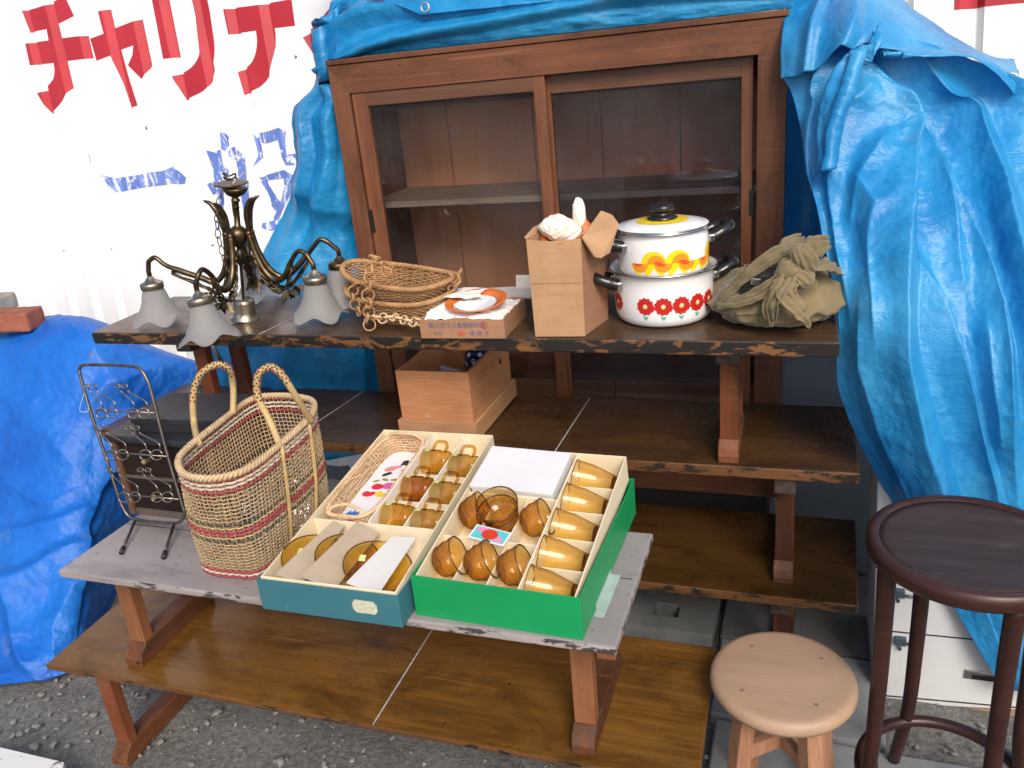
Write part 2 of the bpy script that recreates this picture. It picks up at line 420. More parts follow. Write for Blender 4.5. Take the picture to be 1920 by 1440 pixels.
# hollow concrete block lying flat, its holes seen from above
bt = thing('concrete_block', 'grey hollow concrete block lying on the dirt right of the grey bench', 'concrete block', (0.44, 0.32, 0))
bm = B(); hx = 0.125; hy = 0.19; h = 0.075
cuts_y = [-hy, -0.135, -0.075, 0.005, 0.060, 0.11, hy]
solid = [True, False, True, False, True, True]
for k in range(6):
    y0, y1 = cuts_y[k], cuts_y[k + 1]
    if solid[k]: box(bm, (0, (y0 + y1) / 2, h / 2), (2 * hx, y1 - y0 - 0.0004, h))
    else:
        box(bm, (-hx + 0.04, (y0 + y1) / 2, h / 2), (0.08, y1 - y0, h)); box(bm, (hx - 0.05, (y0 + y1) / 2, h / 2), (0.10, y1 - y0, h))
        box(bm, (0, (y0 + y1) / 2, 0.006), (2 * hx, y1 - y0, 0.012))
obj('block_body', bm, M_conc_d, bt)
# ------------------------------------------------------------------ ribbed white metal wall with painted lettering
WK = 1.0
WN = Vector((0.116, 1, -0.081)).normalized()          # points away from the camera
def onwall(px, py):
    d = ray(px, py); n = Vector((0.116, 1, -0.081)); k = WK - 0.081
    return CP + d * ((k - n.dot(CP)) / n.dot(d))
def wall_sz(P): return P.x + 0.043 * (P.z - 1), P.z
def wall_P(s, z, off=0.0):
    x = s - 0.043 * (z - 1); y = WK - 0.116 * x + 0.081 * (z - 1)
    return Vector((x, y, z)) + WN * (groove(s) - off)
PITCH = 0.1675; S0 = -2.318
GP = [(-0.038, 0.0), (-0.006, 0.020), (0.004, 0.020), (0.020, 0.0)]
def groove(s):
    d = (s - S0 + PITCH / 2) % PITCH - PITCH / 2
    for (a, ha), (b, hb) in zip(GP[:-1], GP[1:]):
        if a <= d <= b: return ha + (hb - ha) * (d - a) / (b - a)
    return 0.0
brk = sorted(S0 + PITCH * k + g for k in range(-12, 34) for g, _ in GP)
t = NT('white_painted_steel'); b = t.bsdf(0.42, 0, 0.5)
c = t.ramp(t.noise(1.3, 4), ((0.3, (0.80, 0.80, 0.79)), (0.7, (0.86, 0.86, 0.85))))
c = t.mix(t.ramp(t.noise(16, 5, 0.7), ((0.72, (0, 0, 0)), (0.75, (0.5,) * 3))), c, (0.45, 0.44, 0.42))
c = t.mix(t.ramp(t.noise(6, 6, 0.7, stretch=(1, 1, 0.06)), ((0.52, (0, 0, 0)), (0.75, (0.28,) * 3))), c, (0.60, 0.585, 0.54))
t.l(c, b.inputs['Base Color']); M_wall = t.done(b)
wall = thing('metal_wall', 'white ribbed sheet metal wall painted with red and blue lettering', 'wall', (0, 1.2, 0))
bm = B(); zs = [-0.02, 0.5, 1.0, 1.6, 2.2, 3.0]
ss = [-4.2] + [q for q in brk if -4.2 < q < 3.0] + [3.0]
V = [[bm.verts.new(wall_P(q, z)) for q in ss] for z in zs]; V2 = [[bm.verts.new(wall_P(q, z, -0.03)) for q in (ss[0], ss[-1])] for z in (zs[0], zs[-1])]
for j in range(len(zs) - 1):
    for i in range(len(ss) - 1): bm.faces.new((V[j][i], V[j][i + 1], V[j + 1][i + 1], V[j + 1][i]))
obj('ribbed_panel', bm, M_wall, wall, world=True, recalc=False)
# small screws
M_screw = plain('screw_grey', (0.25, 0.24, 0.22), 0.5, 0.6)
for px, py in ((34, 472), (120, 470), (209, 467), (301, 463), (396, 460), (275, 240), (555, 106)):
    s, z = wall_sz(onwall(px, py)); P = wall_P(s, z); bm = B()
    bmesh.ops.create_uvsphere(bm, u_segments=10, v_segments=6, radius=0.0055, matrix=Matrix.Translation(P - WN * 0.001))
    obj('screw', bm, M_screw, wall, world=True, smooth=True)
def paint_mat(name, col, col2, patch=0.0, patchcol=(0.8, 0.8, 0.82)):
    t = NT(name); b = t.bsdf(0.38, 0, 0.5)
    c = t.ramp(t.noise(5, 4), ((0.3, col), (0.7, col2)))
    if patch:
        n = t.noise(17, 6, 0.75, stretch=(1, 1, 0.5), dist=1.2)
        c = t.mix(t.ramp(n, ((patch, (0, 0, 0)), (patch + 0.04, (1, 1, 1)))), c, patchcol)
    t.l(c, b.inputs['Base Color']); return t.done(b)
M_red = paint_mat('red_letter_paint', (0.40, 0.016, 0.026), (0.50, 0.028, 0.040), 0.73, (0.62, 0.25, 0.27))
M_blue = paint_mat('blue_letter_paint', (0.10, 0.17, 0.50), (0.16, 0.25, 0.60), 0.53, (0.70, 0.73, 0.82))
def rounded(poly):
    """round the runs of gently turning points, keep the sharp corners"""
    n = len(poly); P = [Vector((*p, 0)) for p in poly]; out_ = []
    def turn(i):
        a, b = P[i] - P[i - 1], P[(i + 1) % n] - P[i]
        return a.angle(b, 0) if a.length and b.length else 0
    T_ = [turn(i) for i in range(n)]
    for i in range(n):
        j = (i + 1) % n; out_.append(poly[i])
        if radians(4) < T_[i] < radians(52) and radians(4) < T_[j] < radians(52):
            for f in (.25, .5, .75):
                q = cr([P[i - 1], P[i], P[j], P[(j + 1) % n]], 1 + f); out_.append((q.x, q.y))
    return out_
def letter(name, polys, mat, label=None):
    bm = B(); off = 0.0006
    for k, poly in enumerate(polys):
        b2 = B()
        vs = []
        for px, py in rounded(poly):
            s, z = wall_sz(onwall(px, py)); vs.append(b2.verts.new((s, z, 0)))
        b2.faces.new(vs)
        bmesh.ops.triangulate(b2, faces=b2.faces[:])
        for q in brk:
            bmesh.ops.bisect_plane(b2, geom=b2.verts[:] + b2.edges[:] + b2.faces[:], plane_co=(q, 0, 0), plane_no=(1, 0, 0))
        mp = {v: bm.verts.new(wall_P(v.co.x, v.co.y, off + 0.0004 * k)) for v in b2.verts}
        for f in b2.faces:
            try: bm.faces.new([mp[v] for v in f.verts])
            except ValueError: pass
        b2.free()
    o = obj(name, bm, mat, wall, world=True)
    for p in o.data.polygons:
        pass
    if label: o['label'] = label
    return o
z6 = lambda L: [(x / 6, y / 6) for x, y in L]
z3 = lambda L: [(x / 3, y / 3) for x, y in L]
letter('painted_letter', [z6([(238, 118), (340, 108), (600, 25), (700, -40), (750, 0), (835, 180), (665, 265), (530, 325), (390, 355), (320, 368)]),
    z6([(285, 490), (550, 455), (700, 430), (960, 398), (1015, 655), (760, 685), (600, 708), (470, 722), (338, 735)]),
    z6([(520, 300), (650, 260), (760, 685), (800, 900), (800, 970), (750, 1040), (690, 1150), (600, 1250), (560, 1280), (500, 1190), (420, 1050), (540, 1005), (540, 970), (600, 890), (615, 800), (605, 710), (550, 455)])], M_red, 'red katakana letter chi')
letter('painted_letter', [z6([(1015, 435), (1165, 380), (1290, 320), (1470, 250), (1600, 195), (1640, 480), (1645, 600), (1670, 720), (1650, 790), (1595, 890), (1440, 735), (1490, 620), (1500, 510), (1365, 560), (1240, 625), (1088, 685)]),
    z6([(1103, 130), (1220, 95), (1290, 320), (1365, 560), (1450, 870), (1550, 1185), (1445, 1222), (1360, 930), (1245, 625), (1165, 370)])], M_red, 'small red katakana letter ya')
letter('painted_letter', [z3([(840, -80), (930, -80), (955, 90), (998, 322), (918, 332), (880, 130)]),
    z3([(1060, -80), (1150, -80), (1180, 60), (1205, 230), (1205, 320), (1185, 410), (1180, 470), (1130, 520), (1035, 565), (1000, 490), (968, 430), (1040, 405), (1090, 365), (1120, 310), (1118, 250), (1095, 90)])], M_red, 'red katakana letter ri')
letter('painted_letter', [z3([(1255, 52), (1450, 28), (1640, -5), (1660, 145), (1530, 160), (1440, 172), (1285, 195)]),
    z3([(1440, 165), (1530, 155), (1532, 260), (1520, 370), (1515, 430), (1460, 490), (1368, 535), (1335, 405), (1400, 370), (1435, 310), (1447, 230)])], M_red, 'red katakana letter te')
letter('painted_letter', [z3([(1697, 210), (1790, 130), (1830, 75), (1870, 30), (1930, -30), (1990, 40), (1830, 250), (1755, 328)])], M_red, 'red katakana letter half hidden by the tarp')
letter('painted_letter', [[(1790, -40), (1960, -40), (1960, 2), (1880, 9), (1789, 19)]], M_red, 'lower edge of a red letter at the top right')
letter('painted_letter', [z3([(567, 985), (640, 1000), (740, 990), (830, 970), (920, 960), (958, 935), (1010, 965), (1048, 1000), (1040, 1035), (960, 1038), (830, 1052), (720, 1072), (655, 1085), (610, 1045)])], M_blue, 'blue horizontal stroke of the character for one')
letter('painted_letter', [z3([(1228, 738), (1245, 750), (1290, 770), (1280, 800), (1255, 850), (1240, 840)]),
    z3([(1160, 845), (1225, 862), (1250, 1000), (1262, 1150), (1240, 1285), (1225, 1285), (1235, 1150), (1205, 1000), (1185, 910)]),
    z3([(1265, 845), (1320, 825), (1378, 880), (1385, 960), (1400, 1080), (1415, 1260), (1380, 1240), (1350, 1060), (1330, 900), (1270, 885)]),
    z3([(1165, 1035), (1240, 1010), (1400, 1020), (1400, 1060), (1240, 1080), (1200, 1095)]),
    z3([(1222, 850), (1240, 840), (1255, 930), (1300, 985), (1280, 990), (1245, 960)]),
    z3([(1408, 740), (1450, 750), (1520, 735), (1570, 718), (1600, 740), (1600, 800), (1610, 870), (1655, 865), (1690, 905), (1670, 930), (1610, 930), (1590, 890), (1565, 785), (1500, 805), (1470, 800), (1465, 880), (1425, 940), (1440, 880), (1425, 800)]),
    z3([(1450, 1000), (1600, 955), (1660, 1000), (1640, 1080), (1590, 1180), (1560, 1270), (1520, 1300), (1475, 1280), (1480, 1255), (1530, 1240), (1575, 1150), (1600, 1060), (1600, 1000), (1520, 1010), (1470, 1020)]),
    z3([(1460, 1020), (1500, 1015), (1560, 1110), (1590, 1150), (1570, 1200), (1520, 1150)])], M_blue, 'blue brushed kanji partly hidden by the chandelier')
M_scuff = plain('wall_scuff', (0.35, 0.38, 0.34), 0.8)
letter('scuff_mark', [[(159, 290), (162, 288), (166, 305), (163, 306)], [(467, 178), (470, 177), (473, 197), (469, 199)], [(272, 237), (276, 236), (277, 242), (274, 243)]], M_scuff)

# ------------------------------------------------------------------ low folding tables stacked as a stepped stand
M_post = wood('leg_red_pine', (0.085, 0.024, 0.009), (0.185, 0.058, 0.021), 0.45, 'z', 40, wear=.9, spec=.28, stain=(0.02, 0.014, 0.01), stainamt=0.75)
M_rail = wood('rail_pine', (0.095, 0.032, 0.012), (0.195, 0.070, 0.028), 0.45, 'y', 40, wear=.9, spec=.28, stain=(0.03, 0.02, 0.015), stainamt=0.6)
M_dark_end = plain('worn_dark_wood', (0.045, 0.032, 0.027), 0.45, var=0.4, vs=60, bump=0.3)
M_chalk = plain('chalk_white', (0.42, 0.42, 0.42), 0.9, var=0.5, vs=160)
M_steel = plain('steel', (0.6, 0.6, 0.6), 0.3, 1.0)
M_edge = flaked('flaked_lacquer_edge', (0.012, 0.010, 0.009), (0.19, 0.082, 0.027), 0.465, 38)
M_edge_l = flaked('worn_brown_edge', (0.018, 0.012, 0.008), (0.135, 0.058, 0.019), 0.555, 30)
M_edge_g = flaked('chipped_grey_paint', (0.05, 0.045, 0.045), (0.36, 0.32, 0.31), 0.55, 28)
M_topE = wood('top_dull_brown', (0.046, 0.027, 0.014), (0.095, 0.057, 0.031), 0.27, 'x', 14, spec=0.45, wear=.8)
M_topD = wood('top_dark_brown', (0.032, 0.015, 0.006), (0.084, 0.041, 0.015), 0.26, 'x', 14, wear=.9, spec=.35)
M_topC = wood('top_olive_brown', (0.038, 0.017, 0.004), (0.092, 0.044, 0.012), 0.26, 'x', 14, wear=1, spec=.35, chips=((0.03, 0.018, 0.01), 0.70, 30))
M_topA = wood('top_amber_brown', (0.085, 0.035, 0.0065), (0.20, 0.092, 0.020), 0.22, 'x', 12, wear=1, chips=((0.03, 0.018, 0.01), 0.72, 34))
t = NT('grey_painted_top'); b = t.bsdf(0.5, 0, 0.5)
c = t.ramp(t.noise(5, 5, 0.6, stretch=(0.4, 1, 1)), ((0.3, (0.225, 0.20, 0.205)), (0.7, (0.325, 0.295, 0.295))))
c = t.mix(t.ramp(t.noise(45, 5, 0.7), ((0.635, (0, 0, 0)), (0.665, (0.9,) * 3))), c, (0.055, 0.05, 0.05))
c = t.mix(t.ramp(t.noise(9, 6, 0.7, stretch=(0.25, 1, 1)), ((0.54, (0, 0, 0)), (0.64, (0.5,) * 3))), c, (0.13, 0.115, 0.115))
t.l(c, b.inputs['Base Color']); t.bump(t.noise(70, 4, 0.7), b, 0.25, 0.002); M_topB = t.done(b)
TAB = {'E': (0.843, -0.082, 0.990, 1.893, 0.340, 0.014, -0.003, 0.015), 'D': (0.900, 0.0, 0.660, 2.134, 0.388, 0.006, 0.003, -0.017),
       'C': (0.913, -0.022, 0.330, 1.86, 0.388, -0.021, 0.015, 0.001), 'A': (0.624, -0.617, 0.330, 1.507, 0.377, 0.022, -0.017, 0.013),
       'B': (0.502, -0.677, 0.660, 1.196, 0.363, 0.004, -0.001, -0.010)}
def tz(k, x, y):
    t = TAB[k]; return t[2] + t[6] * (x - t[0]) + t[7] * (y - t[1])
def ont(k, px, py):
    P = onz(px, py, TAB[k][2])
    for _ in range(4): P = onz(px, py, tz(k, P.x, P.y))
    return P
def table(k, label, thick, m_top, m_edge, legs, below, marks=(), foot=(0.05, 0.33), rail_h=0.042, group=None, brace=False, m_post=None):
    x1, yf, z, wd, dp, yaw, tx, ty = TAB[k]
    rz = Matrix.Rotation(yaw, 3, 'Z'); tilt = Matrix.Rotation(ty, 3, 'X') @ Matrix.Rotation(-tx, 3, 'Y')
    root = thing('low_table', label, 'table', (x1, yf, z), rot=(rz @ tilt).to_euler(), group=group)
    Mw = mw(root); Mi = Mw.inverted()
    bm = B()
    fs = box(bm, (-wd / 2, dp / 2, -thick / 2), (wd, dp, thick), bev=0.004)
    bm.normal_update()
    for f in bm.faces: f.material_index = 0 if f.normal.z > 0.9 else 1
    obj('tabletop', bm, [m_top, m_edge], root, recalc=False)
    for (a, b_) in marks:                                    # painted seam across the top
        P, Q = Mi @ ont(k, *a), Mi @ ont(k, *b_)
        d = (Q - P); d.z = 0; n = Vector((-d.y, d.x, 0)).normalized() * 0.0014
        P = P + d * (-P.y / d.y + 0.006); Q = P + d * ((dp - 0.008) / d.y)
        P.z = Q.z = 0.0006
        bm = B(); prism(bm, [P - n, P + n, Q + n, Q - n], (0, 0, 0.0005)); obj('seam_line', bm, M_chalk, root)
    mp = m_post or M_post
    for lx in legs:
        wleg = 0.046
        # local height of what the foot stands on
        def zf(y):
            Pw = Mw @ Vector((lx, y, 0)); g = (tz(below, Pw.x, Pw.y) if below else 0.0) + 0.0004
            return (Mi @ Vector((Pw.x, Pw.y, g))).z
        y0, y1 = foot
        za, zb = zf(y0), zf(y1)
        bm = B(); box(bm, (lx, (y0 + y1) / 2 - 0.012, -thick - rail_h / 2 + 0.0005), (wleg * 1.04, y1 - y0 + 0.03, rail_h), bev=0.0025)
        obj('top_rail', bm, [M_dark_end if m_post is None else M_rail], root)
        fh = 0.05
        prof = [(y0, za), (y0, za + 0.02), (y0 + 0.012, za + 0.03), (y0 + 0.028, za + fh), (y1 - 0.028, zb + fh), (y1, zb + 0.02), (y1, zb)]
        bm = B(); prism(bm, [(lx - wleg / 2, a, c_) for a, c_ in prof], (wleg, 0, 0)); 
        bmesh.ops.bevel(bm, geom=bm.edges[:], offset=0.002, segments=1, affect='EDGES')
        obj('foot_rail', bm, M_rail, root)
        for yy, zz in ((y0 + 0.042, za), (y1 - 0.042, zb)):
            top = -thick - rail_h + 0.001; bot = zz + fh - 0.001
            bm = B(); box(bm, (lx, yy, (top + bot) / 2), (wleg * 0.9, 0.028, top - bot), bev=0.002); obj('leg', bm, mp, root)
        if brace and lx < -wd / 2:
            bm = B(); tube(bm, [(lx + 0.035, y0 + 0.035, -thick - 0.015), (lx + 0.04, y0 + 0.07, -0.16)], 0.006, 8)
            obj('brace', bm, M_steel, root, smooth=True)
    return root
tE = table('E', 'uppermost long brown low table with flaking black edge carrying pots and chandelier', 0.033, M_topE, M_edge, (-0.222, -1.655), 'D', [((497, 622), (562, 591))], foot=(0.088, 0.32), group='stacked low tables', brace=True)
tD = table('D', 'middle rear dark brown low table holding the wooden box, under the top one', 0.029, M_topD, M_edge_l, (-0.155, -1.72), 'C', [((605, 785), (680, 735)), ((1045, 840), (1105, 748))], foot=(0.04, 0.35), group='stacked low tables')
tC = table('C', 'lowest rear olive brown low table standing on the ground behind the front bench', 0.026, M_topC, M_edge_l, (-0.172, -1.68), None, [], foot=(0.05, 0.35), group='stacked low tables')
tA = table('A', 'lowest front amber brown low table on the gravel below the grey one', 0.014, M_topA, M_edge_l, (-0.09, -1.444), None, [((702, 1355), (805, 1190))], foot=(0.05, 0.34), rail_h=0.03, group='stacked low tables', m_post=wood('leg_orange_pine', (0.13, 0.038, 0.014), (0.22, 0.070, 0.027), 0.38, 'z', 40))
tB = table('B', 'front low table with chipped grey paint carrying the basket and glass sets', 0.017, M_topB, M_edge_g, (-0.095, -1.160), 'A', [], foot=(0.08, 0.345), rail_h=0.026, group='stacked low tables', m_post=wood('leg_tan_pine', (0.15, 0.056, 0.023), (0.27, 0.115, 0.052), 0.38, 'z', 40))

M_joint = plain('dark_joint', (0.05, 0.045, 0.045), .8)
bm = B(); box(bm, (-.60, .196, .0006), (1.18, .0022, .0006)); obj('board_joint', bm, M_joint, tB)
# ------------------------------------------------------------------ glazed display cabinet behind the tables
M_cab = wood('cabinet_brown', (0.092, 0.035, 0.017), (0.185, 0.074, 0.038), 0.45, 'x', 20, spec=.25, wear=.8, fa=.4, bump=0.1, stain=(0.035, 0.02, 0.016), stainamt=0.55)
M_cabv = wood('cabinet_brown_upright', (0.092, 0.036, 0.018), (0.18, 0.074, 0.039), 0.45, 'z', 24, spec=.25, wear=.7, fa=.4, bump=0.1, stain=(0.05, 0.022, 0.015), stainamt=0.4)
M_door = wood('door_brown_upright', (0.10, 0.036, 0.017), (0.21, 0.08, 0.038), 0.40, 'z', 34, bump=0.15)
M_doorx = wood('door_brown', (0.075, 0.032, 0.018), (0.155, 0.068, 0.038), 0.40, 'x', 34, bump=0.15)
M_back = wood('cabinet_back_boards', (0.44, 0.18, 0.082), (0.58, 0.26, 0.125), 0.6, 'z', 16, fa=.2, bump=0.08)
M_shelf = wood('grey_shelf', (0.25, 0.17, 0.11), (0.36, 0.255, 0.17), 0.5, 'x', 14)
M_black = plain('black_recess', (0.012, 0.011, 0.011), 0.4)
M_pane = pane('cabinet_glass'); M_pane2 = pane('haze_tinted_glass', (0.76, 0.78, 0.86), 1.45)  # right door pane: bluish haze of its reflection put into the tint
YC = 0.40; cx0, cx1 = -0.491, 0.717; cz0, cz1 = 0.36, 1.622; dep = 0.36
cab = thing('display_cabinet', 'brown wooden display cabinet with two sliding glass doors', 'cabinet', ((cx0 + cx1) / 2, YC + dep / 2, 0))
def cbox(name, x0, x1, y0, y1, z0, z1, m, parent=cab, bev=0.002):
    bm = B(); box(bm, ((x0 + x1) / 2, (y0 + y1) / 2, (z0 + z1) / 2), (x1 - x0, y1 - y0, z1 - z0), bev=bev)
    return obj(name, bm, m, parent, world=True)
ztop = 1.532; sl, sr = -0.437, 0.652
# face frame with mitred corners
bm = B(); prism(bm, [(cx0, YC, 1.606), (cx1, YC, 1.606), (sr, YC, ztop), (sl, YC, ztop)], (0, 0.03, 0)); obj('top_rail', bm, M_cab, cab, world=True)
bm = B(); prism(bm, [(cx0, YC + .0008, 1.6055), (sl, YC + .0008, ztop), (sl, YC + .0008, cz0), (cx0, YC + .0008, cz0)], (0, 0.03, 0)); obj('stile', bm, M_cabv, cab, world=True)
bm = B(); prism(bm, [(cx1, YC + .0008, 1.6055), (sr, YC + .0008, ztop), (sr, YC + .0008, cz0), (cx1, YC + .0008, cz0)], (0, 0.03, 0)); obj('stile', bm, M_cabv, cab, world=True)
cbox('cornice', cx0 - 0.002, cx1 + 0.002, YC - 0.004, YC + dep, 1.6085, cz1, M_cab)
cbox('bottom_rail', sl, sr, YC + 0.001, YC + 0.03, cz0, cz0 + 0.07, M_cab)
cbox('side_panel', cx0 + 0.002, cx0 + 0.02, YC + 0.031, YC + dep, cz0, 1.608, M_cabv)
cbox('side_panel', cx1 - 0.02, cx1 - 0.002, YC + 0.031, YC + dep, cz0, 1.608, M_cabv)
cbox('floor_panel', cx0 + 0.021, cx1 - 0.021, YC + 0.031, YC + dep - 0.02, cz0 + 0.04, cz0 + 0.06, M_cab)
# back: boards with dark gaps
xb = [cx0 + 0.021, -0.30, -0.02, 0.19, 0.42, cx1 - 0.021]
bm = B()
for a, b_ in zip(xb[:-1], xb[1:]):
    box(bm, ((a + b_) / 2, YC + dep - 0.01, (cz0 + 1.608) / 2), (b_ - a - 0.003, 0.014, 1.608 - cz0))
obj('back_panel', bm, M_back, cab, world=True)
cbox('backing', cx0 + 0.021, cx1 - 0.021, YC + dep, YC + dep + 0.006, cz0, 1.6, M_black)
# shelf
zsh = ony(720, 388, YC + 0.06).z
cbox('shelf', cx0 + 0.021, cx1 - 0.021, YC + 0.06, YC + dep - 0.019, zsh - 0.004, zsh + 0.014, M_shelf)
zs2 = ony(1200, 716, YC + 0.07).z
cbox('shelf', cx0 + 0.021, cx1 - 0.021, YC + 0.07, YC + dep - 0.019, zs2, zs2 + 0.016, M_cab)  # lower shelf added to darken the compartment beneath it
# the inner head board seen through the glass
cbox('head_board', cx0 + 0.021, cx1 - 0.021, YC + 0.25, YC + 0.27, 1.47, 1.607, M_cab)
# tracks
cbox('track', sl, sr, YC + 0.002, YC + 0.03, ztop - 0.002, ztop + 0.012, M_black)
def door(x0, x1, y, wl, wr, handle_px, mp=None, rail=0.036, zt=ztop - 0.002, zb=cz0 + 0.075):
    dz = zt - rail
    bm = B(); box(bm, ((x0 + x1) / 2, y + 0.007, (zb + zt) / 2), (x1 - x0 - 0.01, 0.003, zt - zb - 0.02))
    g = obj('sliding_door', bm, mp or M_pane, cab, world=True)
    def part(name, a, b_, c, e, m, yy=0.0):
        bm = B(); box(bm, ((a + b_) / 2, y + 0.007 + yy, (c + e) / 2), (b_ - a, 0.018, e - c), bev=0.0018)
        return obj(name, bm, m, g, world=True)
    part('door_stile', x0, x0 + wl, zb, zt, M_door); part('door_stile', x1 - wr, x1, zb, zt, M_door)
    part('door_rail', x0 + wl, x1 - wr, dz, zt, M_doorx, 0.0006); part('door_rail', x0 + wl, x1 - wr, zb, zb + 0.06, M_doorx, 0.0006)
    hx = (handle_px[0] + handle_px[2]) / 2
    a = ony(handle_px[0], handle_px[1], y - 0.003); c = ony(handle_px[2], handle_px[3], y - 0.003); mx = (a.x + c.x) / 2
    bm = B(); box(bm, (mx, y - 0.0025, (a.z + c.z) / 2), (0.013, 0.003, abs(a.z - c.z)), bev=0.001)
    obj('door_pull', bm, M_black, g, world=True)
    return g
door(-0.432, 0.127, YC + 0.006, 0.045, 0.031, (693, 393, 702, 436))
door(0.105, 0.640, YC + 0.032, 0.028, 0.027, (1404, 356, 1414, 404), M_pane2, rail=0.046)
# plinth the cabinet stands on (hidden behind the tables)
cbox('plinth', cx0 + 0.03, cx1 - 0.03, YC + 0.04, YC + dep - 0.02, 0.0, cz0 + 0.001, M_black)
# ------------------------------------------------------------------ blue tarpaulins
M_tarpR = tarp_mat('blue_tarp_faded', (0.006, 0.185, 0.50), (0.018, 0.29, 0.63), (0.075, 0.41, 0.70), 0.42, 0.30, 0.22)
M_tarpT = tarp_mat('blue_tarp_worn', (0.006, 0.18, 0.46), (0.015, 0.28, 0.60), (0.05, 0.39, 0.68), 0.42, 0.30, 0.22)
M_tarpL = tarp_mat('blue_tarp_strong', (0.004, 0.095, 0.48), (0.007, 0.145, 0.60), (0.015, 0.205, 0.68), 0.14, 0.46, 0.18)
M_grommet = plain('grommet_metal', (0.5, 0.5, 0.48), 0.4, 0.9)
M_rust = plain('rust_spot', (0.30, 0.10, 0.025), 0.9, var=0.6, vs=120)
def crease(P, k=1.0, sc=6.0, st=(1, 1, 0.6)):
    q = Vector((P.x * st[0], P.y * st[1], P.z * st[2])) * sc
    return k * (ridged(q, 4) * 0.012 + noise.noise(q * 0.45) * 0.012 + ridged(q * 2.6 + Vector((9, 3, 1)), 3) * 0.0050 + ridged(Vector((q.x * 3.5, q.y * 4, q.z * 8)) + Vector((2, 8, 1)), 2) * 0.0014)
def step(d, w):
    """asymmetric fold: gentle rise towards d=0 then a quick fall"""
    if d < -w or d > w * 0.35: return 0.0
    return (1 + d / w) ** 1.6 if d <= 0 else (1 - d / (w * 0.35)) ** 1.3
# --- right hand curtain of tarpaulin, gathered near the cabinet top and falling in folds
tr = thing('tarp', 'big faded blue tarp hanging in folds right of the cabinet', 'tarp', (1.0, 0.1, 0.2))
rowsR = [
 [(1478, 20, .42), (1540, 20, .40), (1620, 55, .36), (1720, 70, .34), (1850, 120, .36), (1990, 170, .40), (2150, 200, .45)],
 [(1466, 120, .37), (1520, 130, .34), (1590, 150, .30), (1700, 170, .36), (1830, 190, .40), (1960, 240, .36), (2150, 280, .40)],
 [(1490, 180, .34), (1545, 220, .29), (1612, 250, .26), (1710, 270, .33), (1815, 290, .33), (1950, 330, .28), (2150, 360, .34)],
 [(1530, 330, .24), (1585, 340, .19), (1660, 360, .17), (1750, 370, .22), (1840, 390, .22), (1960, 420, .18), (2160, 440, .25)],
 [(1552, 460, .13), (1620, 470, .09), (1700, 480, .07), (1790, 490, .12), (1870, 500, .13), (1980, 520, .10), (2180, 530, .18)],
 [(1572, 600, .02), (1640, 610, -.01), (1720, 620, -.02), (1810, 630, .02), (1890, 640, .03), (2000, 650, .03), (2200, 660, .12)],
 [(1573, 725, .03), (1650, 740, -.01), (1740, 750, -.03), (1820, 760, .00), (1900, 770, .01), (2010, 780, .02), (2210, 790, .1)],
 [(1625, 850, .06), (1690, 865, .02), (1770, 880, -.01), (1845, 890, .02), (1915, 900, .03), (2020, 910, .04), (2220, 920, .1)],
 [(1700, 980, .07), (1750, 1000, .05), (1810, 1010, .03), (1870, 1020, .03), (1930, 1030, .04), (2030, 1040, .05), (2220, 1050, .1)],
 [(1790, 1130, .06), (1820, 1140, .05), (1860, 1150, .03), (1900, 1160, .02), (1950, 1170, .03), (2040, 1180, .04), (2220, 1190, .1)],
 [(1880, 1290, .02), (1900, 1292, .01), (1920, 1295, .0), (1950, 1300, .0), (1990, 1305, .01), (2050, 1310, .02), (2220, 1320, .08)]]
foldsR = [([(1613, 100), (1647, 160), (1663, 187), (1675, 267), (1680, 333), (1688, 420), (1693, 503), (1695, 580), (1702, 653), (1723, 737), (1740, 803), (1763, 870), (1800, 980), (1850, 1130)], 105, 22, .062),
 ([(1650, 175), (1697, 233), (1713, 277), (1747, 340), (1787, 427), (1810, 463), (1840, 530), (1860, 580), (1877, 653), (1883, 720), (1890, 803), (1905, 950)], 80, 26, .055),
 ([(1725, 95), (1780, 160), (1827, 217), (1863, 300), (1897, 400), (1950, 560), (1990, 800)], 75, 28, .050),
 ([(1567, 93), (1540, 160), (1530, 233), (1533, 333), (1547, 400), (1560, 520)], 28, 22, .026), ([(1620, 157), (1580, 207), (1567, 300), (1570, 367), (1580, 480), (1600, 600)], 26, 40, .030),
 ([(1700, 470), (1747, 570), (1773, 637), (1800, 713), (1827, 803), (1853, 900), (1890, 1060)], 48, 22, .036), ([(1620, 560), (1622, 680), (1660, 790), (1720, 910), (1800, 1060)], 40, 60, .026),
 ([(1600, 330), (1640, 400), (1635, 520), (1650, 640)], 40, 34, .022), ([(1640, 260), (1612, 340), (1600, 440)], 22, 34, .016), ([(1740, 330), (1770, 480), (1790, 560)], 34, 30, .018), ([(1830, 600), (1850, 720), (1870, 830)], 26, 30, .018)]
def dispR(u, v, P):
    d = crease(P, 0.62, 6.5)
    wob = 14 * noise.noise(P * 5.0)
    for poly, wl, wr, h in foldsR: d += h * fold_at(P, poly, wl + wob, wr)
    return d
bm = B(); sheet(bm, px_rows(rowsR), 240, 300, dispR)
o = obj('tarp_curtain', bm, M_tarpR, tr, world=True, recalc=False); solidify(o, 0.0012)
